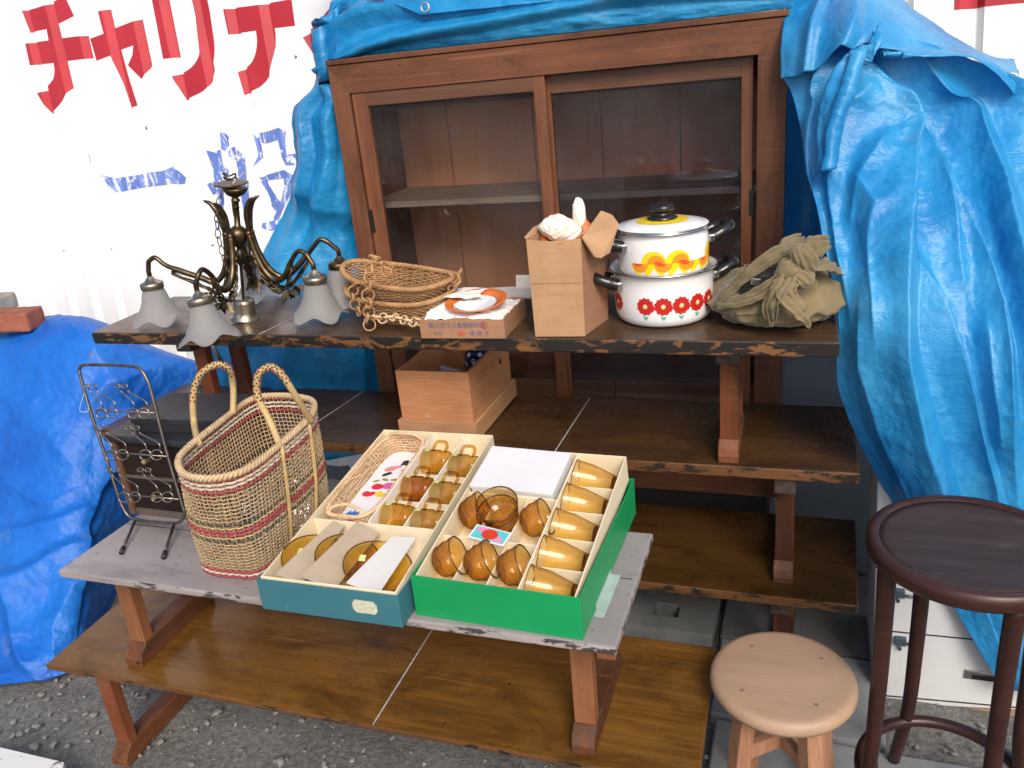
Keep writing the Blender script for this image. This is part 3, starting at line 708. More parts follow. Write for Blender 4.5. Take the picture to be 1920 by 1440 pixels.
# --- the hood: a flap of the same tarp thrown open at the top right
rowsH = [
 [(1480, -30, .50), (1560, -40, .50), (1640, -30, .50), (1720, 30, .52), (1800, 82, .55), (1850, 104, .58), (1902, 112, .60)],
 [(1475, 30, .42), (1545, 10, .40), (1610, 0, .38), (1700, 50, .38), (1780, 88, .42), (1845, 106, .46), (1906, 128, .50)],
 [(1468, 90, .36), (1530, 60, .32), (1600, 55, .29), (1665, 92, .28), (1740, 104, .30), (1830, 111, .34), (1908, 150, .40)],
 [(1466, 148, .335), (1520, 140, .29), (1580, 105, .262), (1640, 97, .262), (1725, 108, .28), (1825, 114, .32), (1902, 180, .37)]]
def dispH(u, v, P):
    d = crease(P, 0.5, 6) + 0.03 * step(u - 0.30 - 0.05 * v, 0.12) * min(1, v * 1.5) + 0.02 * step(u - 0.17, 0.08)
    return d
bm = B(); sheet(bm, px_rows(rowsH), 110, 60, dispH)
o = obj('tarp_hood', bm, M_tarpR, tr, world=True, recalc=False); solidify(o, 0.0012)
def grommet(parent, px, py, y, r=0.011, tilt=None):
    P = ony(px, py, y); bm = B()
    R_ = (tilt or Matrix.Rotation(radians(80), 4, 'X'))
    ring = [P + (R_ @ Vector((cos(a), sin(a), 0))) * r for a in [2 * pi * k / 16 for k in range(16)]]
    tube(bm, ring, 0.0028, 6, closed=True); return obj('grommet', bm, M_grommet, parent, world=True)
grommet(tr, 1897, 148, .385)
# knotted tail tucked below the hood
rowsK = [
 [(1590, 120, .245), (1618, 100, .235), (1650, 40, .26)], [(1560, 150, .23), (1590, 140, .205), (1625, 95, .235)],
 [(1540, 200, .215), (1575, 190, .18), (1610, 160, .22)], [(1532, 250, .20), (1560, 240, .165), (1590, 215, .20)], [(1534, 330, .175), (1552, 320, .15), (1570, 300, .18)]]
bm = B(); sheet(bm, px_rows(rowsK), 34, 60, lambda u, v, P: 1.0 * crease(P, 1, 9) + 0.010 * sin(pi * u) + 0.012 * sin(u * 11 + v * 2) * (1 - v))
o = obj('tarp_gather', bm, M_tarpR, tr, world=True, recalc=False); solidify(o, 0.0012)
for (px, py, r) in ((1500, 92, .010), (1518, 42, .008), (1490, 60, .005)):
    pass
rowsI = [[(1440, 120, .62), (1520, 120, .60), (1620, 130, .56)], [(1440, 300, .60), (1530, 300, .56), (1630, 310, .5)], [(1440, 480, .60), (1540, 480, .54), (1650, 490, .46)], [(1440, 660, .60), (1560, 650, .54), (1680, 660, .46)]]
bm = B(); sheet(bm, px_rows(rowsI), 50, 70, lambda u, v, P: crease(P, 1.2, 6) + .03 * sin(u * 9 + v * 2))
o = obj('tarp_inner', bm, M_tarpR, tr, world=True, recalc=False); solidify(o, 0.0012)
# --- tarp over the top and the left side of the cabinet
tt = thing('tarp', 'worn blue tarp draped over the top and left side of the cabinet', 'tarp', (0.0, 0.55, 1.6))
rowsT = [
 [(560, -120, .95), (760, -150, .95), (960, -160, .95), (1160, -170, .95), (1340, -180, .95), (1560, -190, .92)],
 [(630, -30, .72), (760, -60, .68), (960, -80, .66), (1160, -90, .66), (1340, -100, .66), (1540, -80, .66)],
 [(606, 70, .56), (740, 20, .50), (940, -15, .48), (1140, -35, .47), (1330, -50, .47), (1500, -40, .47)],
 [(604, 128, .47), (720, 75, .435), (930, 48, .415), (1130, 22, .412), (1320, 4, .412), (1490, -8, .42)],
 [(606, 150, .46), (720, 110, .45), (930, 85, .43), (1130, 62, .43), (1320, 42, .43), (1490, 30, .43)]]
def dispT(u, v, P):
    d = 1.1 * crease(Vector((P.x * .5, P.y, P.z)), 1.0, 6, (0.7, 1, 1.6))
    for a, b, h, wd in ((0.35, 0.62, .04, .16), (0.62, 0.84, .035, .13), (0.75, 0.55, .03, .12)):
        d += h * step(v - (a + (b - a) * (1 - u)), wd)
    return d
bm = B(); sheet(bm, px_rows(rowsT), 170, 80, dispT)
for v_ in bm.verts:
    if v_.co.y > 0.392 and -0.496 < v_.co.x < 0.722: v_.co.z = max(v_.co.z, 1.6245)
o = obj('tarp_top', bm, M_tarpT, tt, world=True, recalc=False); solidify(o, 0.0012)
# hemmed upper layer overlapping the top
rowsT2 = [
 [(690, -70, .60), (850, -80, .58), (1000, -90, .57), (1160, -95, .57), (1330, -100, .57), (1500, -90, .57)],
 [(700, -10, .47), (850, -20, .45), (1000, -35, .44), (1160, -45, .44), (1330, -50, .44), (1500, -45, .45)],
 [(790, 28, .41), (880, 22, .405), (1000, 10, .40), (1100, 2, .40), (1330, -14, .41), (1500, -20, .43)]]
bm = B(); sheet(bm, px_rows(rowsT2), 120, 34, lambda u, v, P: crease(P, 0.7, 6))
o = obj('tarp_hem', bm, M_tarpT, tt, world=True, recalc=False); solidify(o, 0.0012)
grommet(tt, 797, 14, .395)
# left curtain beside the cabinet
rowsL = [
 [(668, -20, .60), (690, 0, .54), (720, 30, .47), (740, 80, .45)],
 [(604, 70, .56), (640, 75, .50), (680, 85, .46), (720, 130, .46)],
 [(594, 160, .54), (622, 165, .48), (660, 180, .46), (710, 220, .46)],
 [(553, 205, .50), (585, 215, .46), (640, 235, .445), (700, 290, .46)],
 [(556, 262, .49), (590, 272, .45), (640, 290, .45), (700, 330, .46)],
 [(566, 322, .50), (595, 332, .46), (640, 345, .445), (700, 380, .46)],
 [(532, 402, .52), (580, 415, .49), (640, 430, .46), (700, 450, .46)],
 [(490, 490, .50), (550, 505, .46), (630, 520, .44), (700, 540, .45)],
 [(452, 580, .46), (530, 590, .43), (620, 600, .42), (700, 620, .44)],
 [(392, 650, .42), (500, 660, .41), (610, 670, .41), (720, 680, .44)],
 [(352, 735, .40), (480, 745, .40), (610, 755, .41), (720, 760, .44)],
 [(300, 860, .40), (460, 860, .40), (610, 860, .41), (720, 860, .44)]]
def dispL(u, v, P):
    d = 0.8 * crease(P, 1.0, 6.5)
    for a, b, h, wd in ((0.35, 0.15, .03, .25), (0.62, 0.45, .03, .22), (0.85, 0.8, .025, .2)):
        d += h * step(u - (a + (b - a) * v), wd)
    d += 0.035 * step(v - (0.475 + 0.05 * u), 0.14) * (1 - u * 0.6)        # folded flap at mid height
    return d
RL = px_rows(rowsL)
for r_ in RL:                                       # turns back along the cabinet's left side
    for p_ in r_[1:3]: p_.x = min(p_.x, -0.512)
    r_[3] = Vector((-0.515, 0.66, r_[2].z))
bm = B(); sheet(bm, RL, 90, 190, dispL)
for v_ in bm.verts:
    if v_.co.y > 0.40 and v_.co.x > -0.497: v_.co.x = -0.497
o = obj('tarp_side', bm, M_tarpT, tt, world=True, recalc=False); solidify(o, 0.0012)
grommet(tt, 603, 116, .47, 0.009)
# --- covered pile at the left
tl = thing('tarp', 'strong blue tarp covering a pile at the far left', 'tarp', (-1.7, 0.2, 0))
rowsP = [
 [(-420, 640, 1.05), (-200, 610, 1.0), (-60, 600, .95), (60, 600, .86), (130, 598, .80), (200, 612, .76), (290, 655, .74), (380, 690, .72)],
 [(-420, 640, .70), (-200, 612, .62), (-60, 602, .56), (60, 598, .50), (128, 592, .47), (200, 607, .46), (290, 652, .48), (372, 680, .52)],
 [(-460, 720, .40), (-220, 690, .34), (-60, 670, .30), (50, 655, .27), (130, 650, .27), (205, 665, .30), (280, 705, .36), (350, 740, .44)],
 [(-480, 850, .22), (-240, 830, .17), (-60, 815, .14), (45, 800, .12), (125, 790, .13), (195, 800, .18), (255, 820, .27), (310, 850, .38)],
 [(-500, 1010, .05), (-250, 990, .0), (-60, 970, -.02), (40, 950, -.03), (120, 940, -.02), (180, 930, .05), (230, 930, .16), (280, 950, .28)],
 [(-500, 1150, -.14), (-260, 1130, -.19), (-60, 1110, -.20), (40, 1090, -.20), (115, 1075, -.18), (170, 1050, -.10), (215, 1040, .04), (260, 1050, .2)],
 [(-520, 1270, -.31), (-260, 1250, -.34), (-60, 1235, -.355), (30, 1225, -.345), (105, 1195, -.31), (160, 1160, -.22), (205, 1140, -.06), (250, 1140, .12)],
 [(-540, 1330, -.40), (-270, 1310, -.42), (-60, 1296, -.435), (15, 1285, -.43), (92, 1274, -.385), (165, 1240, -.28), (215, 1210, -.1), (260, 1200, .08)]]
foldsP = [([(42, 1040), (40, 1145), (50, 1207), (73, 1280)], 40, 60, .045), ([(200, 1003), (116, 1041), (58, 1087), (10, 1110)], 30, 60, .04), ([(195, 940), (120, 975), (40, 1000), (-40, 1010)], 24, 50, .022),
 ([(190, 1060), (140, 1100), (110, 1180), (105, 1260)], 40, 40, .035), ([(250, 760), (215, 840), (200, 930)], 40, 30, .03), ([(330, 690), (260, 700), (200, 720), (150, 790)], 24, 60, .022), ([(120, 600), (180, 660), (230, 740)], 40, 40, .016), ([(-60, 700), (60, 760), (160, 900)], 70, 50, .016), ([(0, 880), (60, 930), (130, 950)], 30, 40, .015)]
def dispP(u, v, P):
    d = 0.9 * crease(Vector((P.x, P.y, P.z)), 0.65 + 0.45 * v, 7.5, (0.7, 1, 1.1))
    for poly, wl, wr, h in foldsP: d += h * fold_at(P, poly, wl, wr)
    return d * min(1, v * 5 + 0.05)
bm = B(); sheet(bm, px_rows(rowsP), 250, 240, dispP)
for v_ in bm.verts:
    if v_.co.z < 0.004: v_.co.z = 0.004 + 0.002 * noise.noise(v_.co * 30)
o = obj('tarp_cover', bm, M_tarpL, tl, world=True, recalc=False); solidify(o, 0.0012)
# brick that weighs the pile's tarp down
M_brick = plain('brick_red', (0.27, 0.085, 0.05), 0.85, var=0.3, vs=18, bump=0.5, bs=70)
M_mortar = plain('brick_grey', (0.3, 0.29, 0.25), 0.9, var=0.3, vs=18, bump=0.5, bs=70)
def brick(name, label, px, py, y, size, rz, mat):
    P = ony(px, py, y); bm = B(); box(bm, (0, 0, size[2] / 2), size, bev=0.008)
    bmesh.ops.subdivide_edges(bm, edges=bm.edges[:], cuts=3, use_grid_fill=True)
    for v_ in bm.verts: v_.co += Vector((noise.noise(v_.co * 40), noise.noise(v_.co * 40 + Vector((5, 0, 0))), noise.noise(v_.co * 40 + Vector((0, 7, 0))))) * 0.0022
    o = obj(name, bm, mat, None, origin=(0, 0, 0)); o.location = P; o.rotation_euler = (0.02, 0.03, rz); return tag(o, label, 'brick')
brick('brick', 'red brick weighing down the blue tarp over the pile', 22, 616, .345, (0.21, 0.10, 0.068), radians(14), M_brick)
brick('brick', 'grey block just behind the red brick on the tarp', -22, 582, .50, (0.20, 0.10, 0.06), radians(8), M_mortar)
# ------------------------------------------------------------------ chandelier on the top table
M_brass = plain('antique_brass', (0.115, 0.083, 0.046), 0.36, 0.95, var=0.5, vs=45, bump=0.15, bs=150)
M_brass_l = plain('bright_brass', (0.42, 0.37, 0.28), 0.3, 0.95, var=0.3, vs=25)
t = NT('frosted_glass'); bb = t.bsdf(0.5, 0, 0.4); bb.inputs['Base Color'].default_value = (0.62, 0.61, 0.60, 1)
tl_ = t.n('ShaderNodeBsdfTranslucent'); tl_.inputs[0].default_value = (0.62, 0.61, 0.6, 1)
trn = t.n('ShaderNodeBsdfTransparent'); trn.inputs[0].default_value = (0.9, 0.9, 0.9, 1)
m1 = t.n('ShaderNodeMixShader'); m1.inputs[0].default_value = 0.6; t.l(bb.outputs[0], m1.inputs[1]); t.l(tl_.outputs[0], m1.inputs[2])
m2 = t.n('ShaderNodeMixShader'); m2.inputs[0].default_value = 0.38; t.l(m1.outputs[0], m2.inputs[1]); t.l(trn.outputs[0], m2.inputs[2])
M_frost = t.done(m2)
ZE = 0.994
cb = Vector((-0.638, 0.015, ZE)); ctop = Vector((-0.585, 0.02, 1.355))      # foot and top of the leaning stem
ch = thing('chandelier', 'antique brass chandelier with frosted glass shades standing on the top table', 'chandelier', cb)
ax = (ctop - cb).normalized(); ay = ax.orthogonal().normalized(); FR = Matrix((ay, ax.cross(ay), ax)).transposed()
LM = Matrix.Translation(cb + Vector((0, 0, 0.0))) @ FR.to_4x4()
def lz(P): return (P - cb).dot(ax)
bm = B(); lathe(bm, [(0.0, .004), (.036, 0.004), (.039, .006), (.036, .010), (.031, .016), (.029, .026), (.028, .05), (.027, .058), (.02, .062), (.0, .063)], 28, LM); obj('bell_foot', bm, M_brass_l, ch, world=True)
bm = B(); lathe(bm, [(.0, .055), (.004, .055), (.004, .10), (.004, .15), (.007, .155), (.010, .165), (.013, .178), (.010, .19), (.006, .197), (.012, .203), (.019, .212), (.024, .222), (.026, .235), (.022, .246), (.014, .252), (.008, .256), (.0075, .30), (.009, .302), (.0075, .305), (.0075, .315), (.011, .318), (.011, .322), (.007, .326), (.007, .33), (.0, .331)], 22, LM); obj('stem', bm, M_brass, ch, world=True)
bm = B(); lathe(bm, [(.0, .326), (.008, .328), (.02, .334), (.028, .345), (.030, .352), (.026, .352), (.018, .346), (.0, .344)], 25, LM, rfun=lambda r, z, a: (r * (1 + .12 * abs(cos(2.5 * a))), z)); obj('leaf_cup', bm, M_brass, ch, world=True)
bm = B(); lathe(bm, [(.0, .356), (.036, .359), (.043, .361), (.043, .363), (.02, .360), (.0, .359)], 26, LM @ Matrix.Translation((-.008, 0, .358)) @ Matrix.Rotation(-.10, 4, 'Y') @ Matrix.Translation((0, 0, -.358))); obj('ceiling_plate', bm, M_brass, ch, world=True)
# wire coil and steel bracket lying on the plate
Pt = LM @ Vector((-.006, -.01, .372))
bm = B(); tube(bm, [Pt + Vector((.017 * cos(a) - .004 , .012 * sin(a), .004 * sin(2 * a) + .0015 * a)) for a in [k * .45 for k in range(26)]], .002, 6); obj('wire', bm, M_black, ch, world=True, smooth=True)
bm = B(); box(bm, LM @ Vector((.012, .0, .375)), (.042, .012, .0015), Euler((.2, -.6, .5)).to_matrix()); obj('bracket', bm, M_steel, ch, world=True)
shades = [(300, 596, 1.018), (394, 632, 1.012), (600, 588, 1.018), (641, 562, 1.03), (487, 552, 1.02)]
hubz = .235
def shade_geo():
    b_ = B(); n = 160; sh = []
    def f(r, z, a):
        k = max(0.0, (.062 - z) / .062)
        return r * (1 + .10 * k * k * cos(5 * a)) + .00055 * cos(40 * a) * min(1, z / .02), z - .008 * k * k * k * (cos(5 * a) + .0)
    prof = [(.023, .088), (.0255, .080), (.030, .066), (.034, .050), (.041, .034), (.052, .016), (.065, .004), (.071, .0)]
    lathe(b_, prof, n, None, rfun=f)
    return b_
first = None
for i, (sx, sy, sz) in enumerate(shades):
    sp = onz(sx, sy, sz)
    tilt = Euler((rnd.uniform(-.08, .08), rnd.uniform(-.1, .1), rnd.uniform(0, 1.2))).to_matrix().to_4x4()
    SM = Matrix.Translation(sp) @ tilt
    hub = LM @ Vector((0, 0, hubz))
    dirv = sp - hub; dirv.z = 0; R_ = dirv.length; dh = dirv.normalized(); side = Vector((-dh.y, dh.x, 0))
    capt = SM @ Vector((0, 0, .118))
    base = lambda r, z: hub + dh * r + Vector((0, 0, z))
    # upward leaf, then the long S sweep to the shade
    endz = capt.z - hub.z
    path = [base(.034, .0), base(.042, -.05), base(.062, -.098), base(.092, -.122), base(.125, -.108), base(R_ - .058, endz + .020), base(R_ - .030, endz + .045), base(R_ - .008, endz + .036)]
    P_ = curve(path, 44) ; P_ += [capt + Vector((0, 0, .012)), capt - Vector((0, 0, .004))]
    bm = B(); tube(bm, P_, [.0080] * 30 + [.0062] * (len(P_) - 30), 8)
    arm = obj('arm', bm, M_brass, ch, world=True, smooth=True)
    leaf = curve([base(.034, -.02), base(.037, .025), base(.042, .055), base(.056, .080), base(.074, .090)], 20)
    bm = B(); tube(bm, leaf, [.004, .0045, .005, .0055, .006, .0065, .007, .0075, .0078, .0078, .0076, .0074, .007, .0066, .006, .0055, .005, .0042, .003, .0012], 8); obj('leaf', bm, M_brass, arm, world=True, smooth=True)
    bm = B()
    for q in range(4):                                   # entwined vine and dangling leaves under the arm
        ph = q * 1.6; L = []
        for k in range(30):
            u = .12 + .6 * k / 29; c = P_[int(u * 43)]
            L.append(c + side * (.008 * sin(k * .55 + ph)) + Vector((0, 0, -.010 - .016 * sin(pi * k / 29) - .006 * abs(cos(k * .45 + ph)))) + dh * .004 * cos(k * .6 + ph))
        tube(bm, L, [.0022 + .0012 * abs(sin(k * .7)) for k in range(30)], 5)
    obj('vine', bm, M_brass, arm, world=True, smooth=True)
    bm = B()
    fc = P_[24] + Vector((0, 0, -.038))
    for q in range(7):
        a = q * 2 * pi / 7; d = dh * cos(a) * .6 + side * sin(a) * .8 + Vector((0, 0, -.7 + .5 * cos(a)))
        d.normalize(); o2 = d.orthogonal().normalized(); ln = .03 if q % 2 else .042
        vs = [bm.verts.new(p) for p in (fc, fc + d * ln * .45 + o2 * .008, fc + d * ln, fc + d * ln * .45 - o2 * .008)]
        vs2 = [bm.verts.new(p.co + d.cross(o2) * .002) for p in vs]
        bm.faces.new(vs); bm.faces.new(vs2[::-1])
        for k in range(4): bm.faces.new((vs[k], vs2[k], vs2[(k + 1) % 4], vs[(k + 1) % 4]))
    obj('flower', bm, M_brass, arm, world=True)
    bm = B(); bmesh.ops.create_uvsphere(bm, u_segments=10, v_segments=8, radius=.0095, matrix=Matrix.Translation(base(.034, .0))); obj('ball', bm, M_brass, arm, world=True, smooth=True)
    bm = B(); lathe(bm, [(.0, .118), (.006, .117), (.008, .112), (.012, .109), (.016, .104), (.0185, .103), (.0215, .101), (.0285, .099), (.030, .096), (.030, .083), (.0285, .082), (.026, .083), (.0, .084)], 26, SM); obj('shade_cap', bm, M_brass_l if i != 3 else M_brass, ch, world=True)
    bm = shade_geo(); bm.transform(SM); so_ = obj('lamp_shade', bm, M_frost, ch, world=True, smooth=True, recalc=True); solidify(so_, .0026)
# loose chain draped from the plate down beside the arms
bm = B(); cp_ = curve([LM @ Vector((-.03, -.025, .362)), LM @ Vector((-.048, -.03, .30)), LM @ Vector((-.052, -.02, .24)), LM @ Vector((-.040, -.03, .16)), LM @ Vector((-.028, -.02, .10))], 60)
acc = 0; k = 0
for a, b_ in zip(cp_[:-1], cp_[1:]):
    acc += (b_ - a).length
    if acc > .019:
        acc = 0; k += 1; d = (b_ - a).normalized(); o1 = d.orthogonal().normalized(); o1 = Matrix.Rotation(k * 1.5, 3, d) @ o1
        tube(bm, [a + d * .0125 * cos(q * pi / 7) + o1 * .0075 * sin(q * pi / 7) for q in range(14)], .0013, 5, closed=True)
obj('chain', bm, M_brass, ch, world=True, smooth=True)

# ------------------------------------------------------------------ two hanging wicker boats with rattan chains
def wick(name, lo, hi, sc=160, rough=0.55):
    t = NT(name); b = t.bsdf(rough, 0, .4); n = t.noise(sc, 3, .6); n2 = t.noise(22, 4)
    c = t.ramp(n, ((.3, lo), (.7, hi))); c = t.mix(t.ramp(n2, ((.35, (0, 0, 0)), (.75, (.55,) * 3))), c, tuple(x * .6 for x in lo[:3]))
    t.l(c, b.inputs['Base Color']); return t.done(b)
M_wick = wick('honey_wicker', (0.30, 0.155, 0.062), (0.52, 0.31, 0.145))
M_wickp = wick('pale_wicker', (0.60, 0.38, 0.21), (0.80, 0.59, 0.38))
def woven_wall(bm, ring_fn, nz, na, r=.0026, amp=.0022, n=5, wob=0.001):
    """stacked horizontal strands weaving in and out; ring_fn(v, a) -> point, outward"""
    for j in range(nz):
        v = j / (nz - 1); pts = []
        for k in range(na * 4):
            a = 2 * pi * k / (na * 4); P, nn = ring_fn(v, a)
            pts.append(P + nn * amp * sin(a * na + pi * (j % 2)) + Vector((0, 0, wob * noise.noise(P * 60 + Vector((0, 0, j))))))
        tube(bm, pts, r, n, closed=True)
def braid(bm, ring_fn, na, r=.004, amp=.0055):
    for ph in (0, 2 * pi / 3, 4 * pi / 3):
        pts = []
        for k in range(na * 6):
            a = 2 * pi * k / (na * 6); P, nn = ring_fn(1.0, a)
            pts.append(P + nn * amp * cos(a * na + ph) + Vector((0, 0, amp * .8 * sin(a * na + ph) + .002)))
        tube(bm, pts, r, 6, closed=True)
def rings_chain(name, pts, parent, mat, rr=.0125, tr=.0032, seed=0):
    q = random.Random(seed); bm = B(); pts = curve(pts, 200); acc = 0; k = 0
    for a, b_ in zip(pts[:-1], pts[1:]):
        acc += (b_ - a).length
        if acc > rr * 1.45:
            acc = 0; k += 1; d = (b_ - a).normalized(); o1 = d.orthogonal().normalized(); o1 = Matrix.Rotation(k * 1.57 + q.uniform(-.4, .4), 3, d) @ o1
            R2 = rr * q.uniform(.9, 1.12)
            for s_ in (0, 1):
                off = d.cross(o1) * tr * .8 * (s_ - .5)
                tube(bm, [a + off + d * R2 * cos(w_ * pi / 9 + s_) + o1 * R2 * sin(w_ * pi / 9 + s_) + off * .8 * sin(3 * w_ * pi / 9) for w_ in range(18)], tr * .62, 5, closed=True)
    return obj(name, bm, mat, parent, world=True, smooth=True)
def boat(name, label, C_, L, W, H, rz, tiltx, sag):
    root = thing(name, label, 'basket', C_, rot=Euler((tiltx, sag, rz)), group='hanging wicker baskets')
    def ring(v, a):
        k = .52 + .48 * v ** .7
        x = L * k * (abs(cos(a)) ** .8) * (1 if cos(a) >= 0 else -1); y = W * k * (abs(sin(a)) ** .9) * (1 if sin(a) >= 0 else -1)
        z = H * v + .28 * H * v * (abs(cos(a)) ** 3)
        return Vector((x, y, z)), Vector((cos(a) * W, sin(a) * L, 0)).normalized()
    bm = B(); woven_wall(bm, ring, 15, 30, .0023, .0022); obj('woven_side', bm, M_wick, root, smooth=True)
    bm = B(); braid(bm, ring, 30, .0036, .0048); obj('braided_rim', bm, M_wick, root, smooth=True)
    bm = B(); lathe(bm, [(.0, .0), (.98, .0), (1.0, .002), (1.0, .004), (0, .005)], 40, Matrix.Diagonal((L * .53, W * .53, 1, 1))); obj('base', bm, M_wick, root)
    return root
bp_ = ont('E', 735, 604); b0 = Vector((-0.175, .03, ZE + .002))
bk1 = boat('wicker_basket', 'lower oval honey wicker basket with rattan chains beside the cardboard boxes', b0, .155, .075, .062, radians(-12), .03, .03)
bk2 = boat('wicker_basket', 'upper oval honey wicker basket nested on another, with rattan ring chains', b0 + Vector((-.004, .01, .048)), .155, .078, .058, radians(-9), .06, .10)
gp = 'rattan chains of the hanging baskets'
rings_chain('rattan_chain', [ony(690, 492, -.045), ony(693, 520, -.065), ony(690, 552, -.075), ony(692, 582, -.08), ony(687, 603, -.078), ony(700, 614, -.075)], bk2, M_wick, .0135, .0036, 1)
rings_chain('rattan_chain', [ony(722, 492, -.03), ony(728, 505, -.05), ony(716, 518, -.055)], bk2, M_wick, .0125, .0034, 2)
rings_chain('rattan_chain', [ony(682, 530, -.03), ony(664, 540, -.04), ony(662, 562, -.045), ony(672, 585, -.05)], bk1, M_wick, .012, .0032, 3)
rings_chain('rattan_chain', [ony(838, 512, .03), ony(852, 522, .01), ony(862, 510, .02), ony(858, 530, .0), ony(846, 540, .0)], bk2, M_wick, .012, .0034, 4)
rings_chain('rattan_chain', [ony(695, 594, -.072), ony(720, 597, -.07), ony(745, 595, -.075), ony(765, 603, -.09), ony(790, 604, -.10)], bk1, M_wickp, .011, .0032, 5)
rings_chain('rattan_chain', [ony(690, 485, -.03), ony(700, 483, -.03), ony(715, 488, -.02)], bk2, M_wick, .013, .0036, 6)

# ------------------------------------------------------------------ cardboard boxes, plates, wrapping paper
def card(name, c1, c2, ribs=0.25):
    t = NT(name); b = t.bsdf(.85, 0, .2); n = t.noise(12, 5, .65); n3 = t.noise(90, 3, stretch=(.08, .08, 1))
    c = t.ramp(n, ((.3, c1), (.7, c2))); c = t.mix(t.ramp(n3, ((.45, (0, 0, 0)), (.75, (.35,) * 3))), c, tuple(x * .78 for x in c1[:3]))
    t.l(c, b.inputs['Base Color']); t.bump(n3, b, ribs, .0015); return t.done(b)
M_card = card('corrugated_cardboard', (0.37, 0.215, 0.115), (0.47, 0.29, 0.165))
M_card2 = card('reddish_cardboard', (0.29, 0.15, 0.085), (0.37, 0.205, 0.12))
M_card_g = card('grey_cardboard', (0.40, 0.37, 0.32), (0.5, 0.46, 0.41))
M_paper = plain('wrapping_paper', (0.82, 0.80, 0.76), 0.8, var=.06, vs=20)
M_paperc = plain('cream_paper', (0.80, 0.74, 0.63), 0.8, var=.08, vs=20)
M_orange = plain('orange_glaze', (0.62, 0.16, 0.03), 0.12, var=.08, vs=8, spec=.6)
M_glazew = plain('white_glaze', (0.72, 0.72, 0.75), 0.1, var=.02, spec=.6)
M_ink = plain('ink_blue', (0.10, 0.11, 0.22), 0.8); M_inkr = plain('ink_red', (0.5, 0.05, 0.05), 0.8)
def open_box(parent, x0, x1, y0, y1, z0, z1, th, mat, jag=0.0, world=False, names=('box_wall', 'box_base'), seed=1, nseg=14):
    q = random.Random(seed); bm = B()
    def wallp(a, b_):
        d = (Vector(b_) - Vector(a)); L = d.length; d.normalize(); n = Vector((-d.y, d.x, 0)) * th
        for s_ in range(nseg):
            p = Vector(a) + d * L * s_ / nseg; r_ = Vector(a) + d * L * (s_ + 1) / nseg
            h0 = z1 + jag * wob[(len(wob_i) * 31 + s_) % 97]; h1 = z1 + jag * wob[(len(wob_i) * 31 + s_ + 1) % 97]
            hexa(bm, [(p.x, p.y, z0), (r_.x, r_.y, z0), (r_.x + n.x, r_.y + n.y, z0), (p.x + n.x, p.y + n.y, z0), (p.x, p.y, h0), (r_.x, r_.y, h1), (r_.x + n.x, r_.y + n.y, h1), (p.x + n.x, p.y + n.y, h0)])
        wob_i.append(1)
    wob = [q.uniform(-1, .4) for _ in range(97)]; wob_i = []
    ns = nseg
    if jag == 0: nseg = 1
    wallp((x0, y0, 0), (x1, y0, 0)); wallp((x1, y0 + th, 0), (x1, y1 - th, 0)); wallp((x1, y1, 0), (x0, y1, 0)); wallp((x0, y1 - th, 0), (x0, y0 + th, 0))
    bmesh.ops.remove_doubles(bm, verts=bm.verts[:], dist=1e-5)
    w_ = obj(names[0], bm, mat, parent, world=world)
    bm = B(); box(bm, ((x0 + x1) / 2, (y0 + y1) / 2, z0 + th / 2 + .0006), (x1 - x0 - 2 * th - .001, y1 - y0 - 2 * th - .001, th)); obj(names[1], bm, mat, parent, world=world)
    return w_
def crumple(bm, fn, nu, nv, amp, sc, seed=0, mi=0):
    V_ = []
    for j in range(nv):
        r = []
        for i in range(nu):
            P = fn(i / (nu - 1), j / (nv - 1)); q = P * sc + Vector((seed, 0, 0))
            P = P + Vector((noise.noise(q) * .6, noise.noise(q + Vector((7, 1, 2))) * .6, ridged(q * .8, 3) + .5 * noise.noise(q * 2))) * amp
            r.append(bm.verts.new(P))
        V_.append(r)
    for j in range(nv - 1):
        for i in range(nu - 1): bm.faces.new((V_[j][i], V_[j][i + 1], V_[j + 1][i + 1], V_[j + 1][i])).material_index = mi
def text_mesh(name, body, size, mat, parent, M_, world=False, spacing=1.0):
    cu = bpy.data.curves.new(name, 'FONT'); cu.body = body; cu.size = size; cu.align_x = 'LEFT'; cu.space_character = spacing
    cu.extrude = 0.0; cu.resolution_u = 3
    tmp = bpy.data.objects.new(name + '_tmp', cu); COL.objects.link(tmp)
    dg = bpy.context.evaluated_depsgraph_get(); me = bpy.data.meshes.new_from_object(tmp.evaluated_get(dg))
    bpy.data.objects.remove(tmp); bpy.data.curves.remove(cu)
    bm = B(); bm.from_mesh(me); bpy.data.meshes.remove(me); bm.transform(M_)
    return obj(name, bm, mat, parent, world=world, recalc=False)
# low printed box
lb = thing('cardboard_box', 'low torn cardboard box printed in blue, holding a wrapped orange rimmed plate', 'cardboard box', (-.061, -.108, ZE), rz=radians(2))
LX, LY, LZ = .205, .175, .047
open_box(lb, 0, LX, 0, LY, 0, LZ, .0035, M_card2, .004, seed=4)
FM = lambda x, z, s=1: Matrix.Translation((x, -.0012, z)) @ Matrix.Rotation(pi / 2, 4, 'X')
text_mesh('printed_text', '輸入ガラス食器頒布会', .0142, M_ink, lb, FM(.022, .0265), spacing=.96)
text_mesh('printed_text', 'B-8', .011, M_ink, lb, FM(.034, .009), spacing=1.25)
text_mesh('printed_text', '旭 硝 子', .0135, M_ink, lb, FM(.120, .0075))
text_mesh('printed_number', '6', .0155, M_inkr, lb, FM(.1525, .0268))
bm = B(); tube(bm, [(.157 + .0083 * cos(a), -.001, .0322 + .0083 * sin(a)) for a in [k * pi / 12 for k in range(24)]], .0006, 4, closed=True); obj('printed_ring', bm, M_inkr, lb)
bm = B()
for (a_, b_) in (((.0, .007), (.012, 0)), ((.0, .0042), (.0072, 0))):
    pass
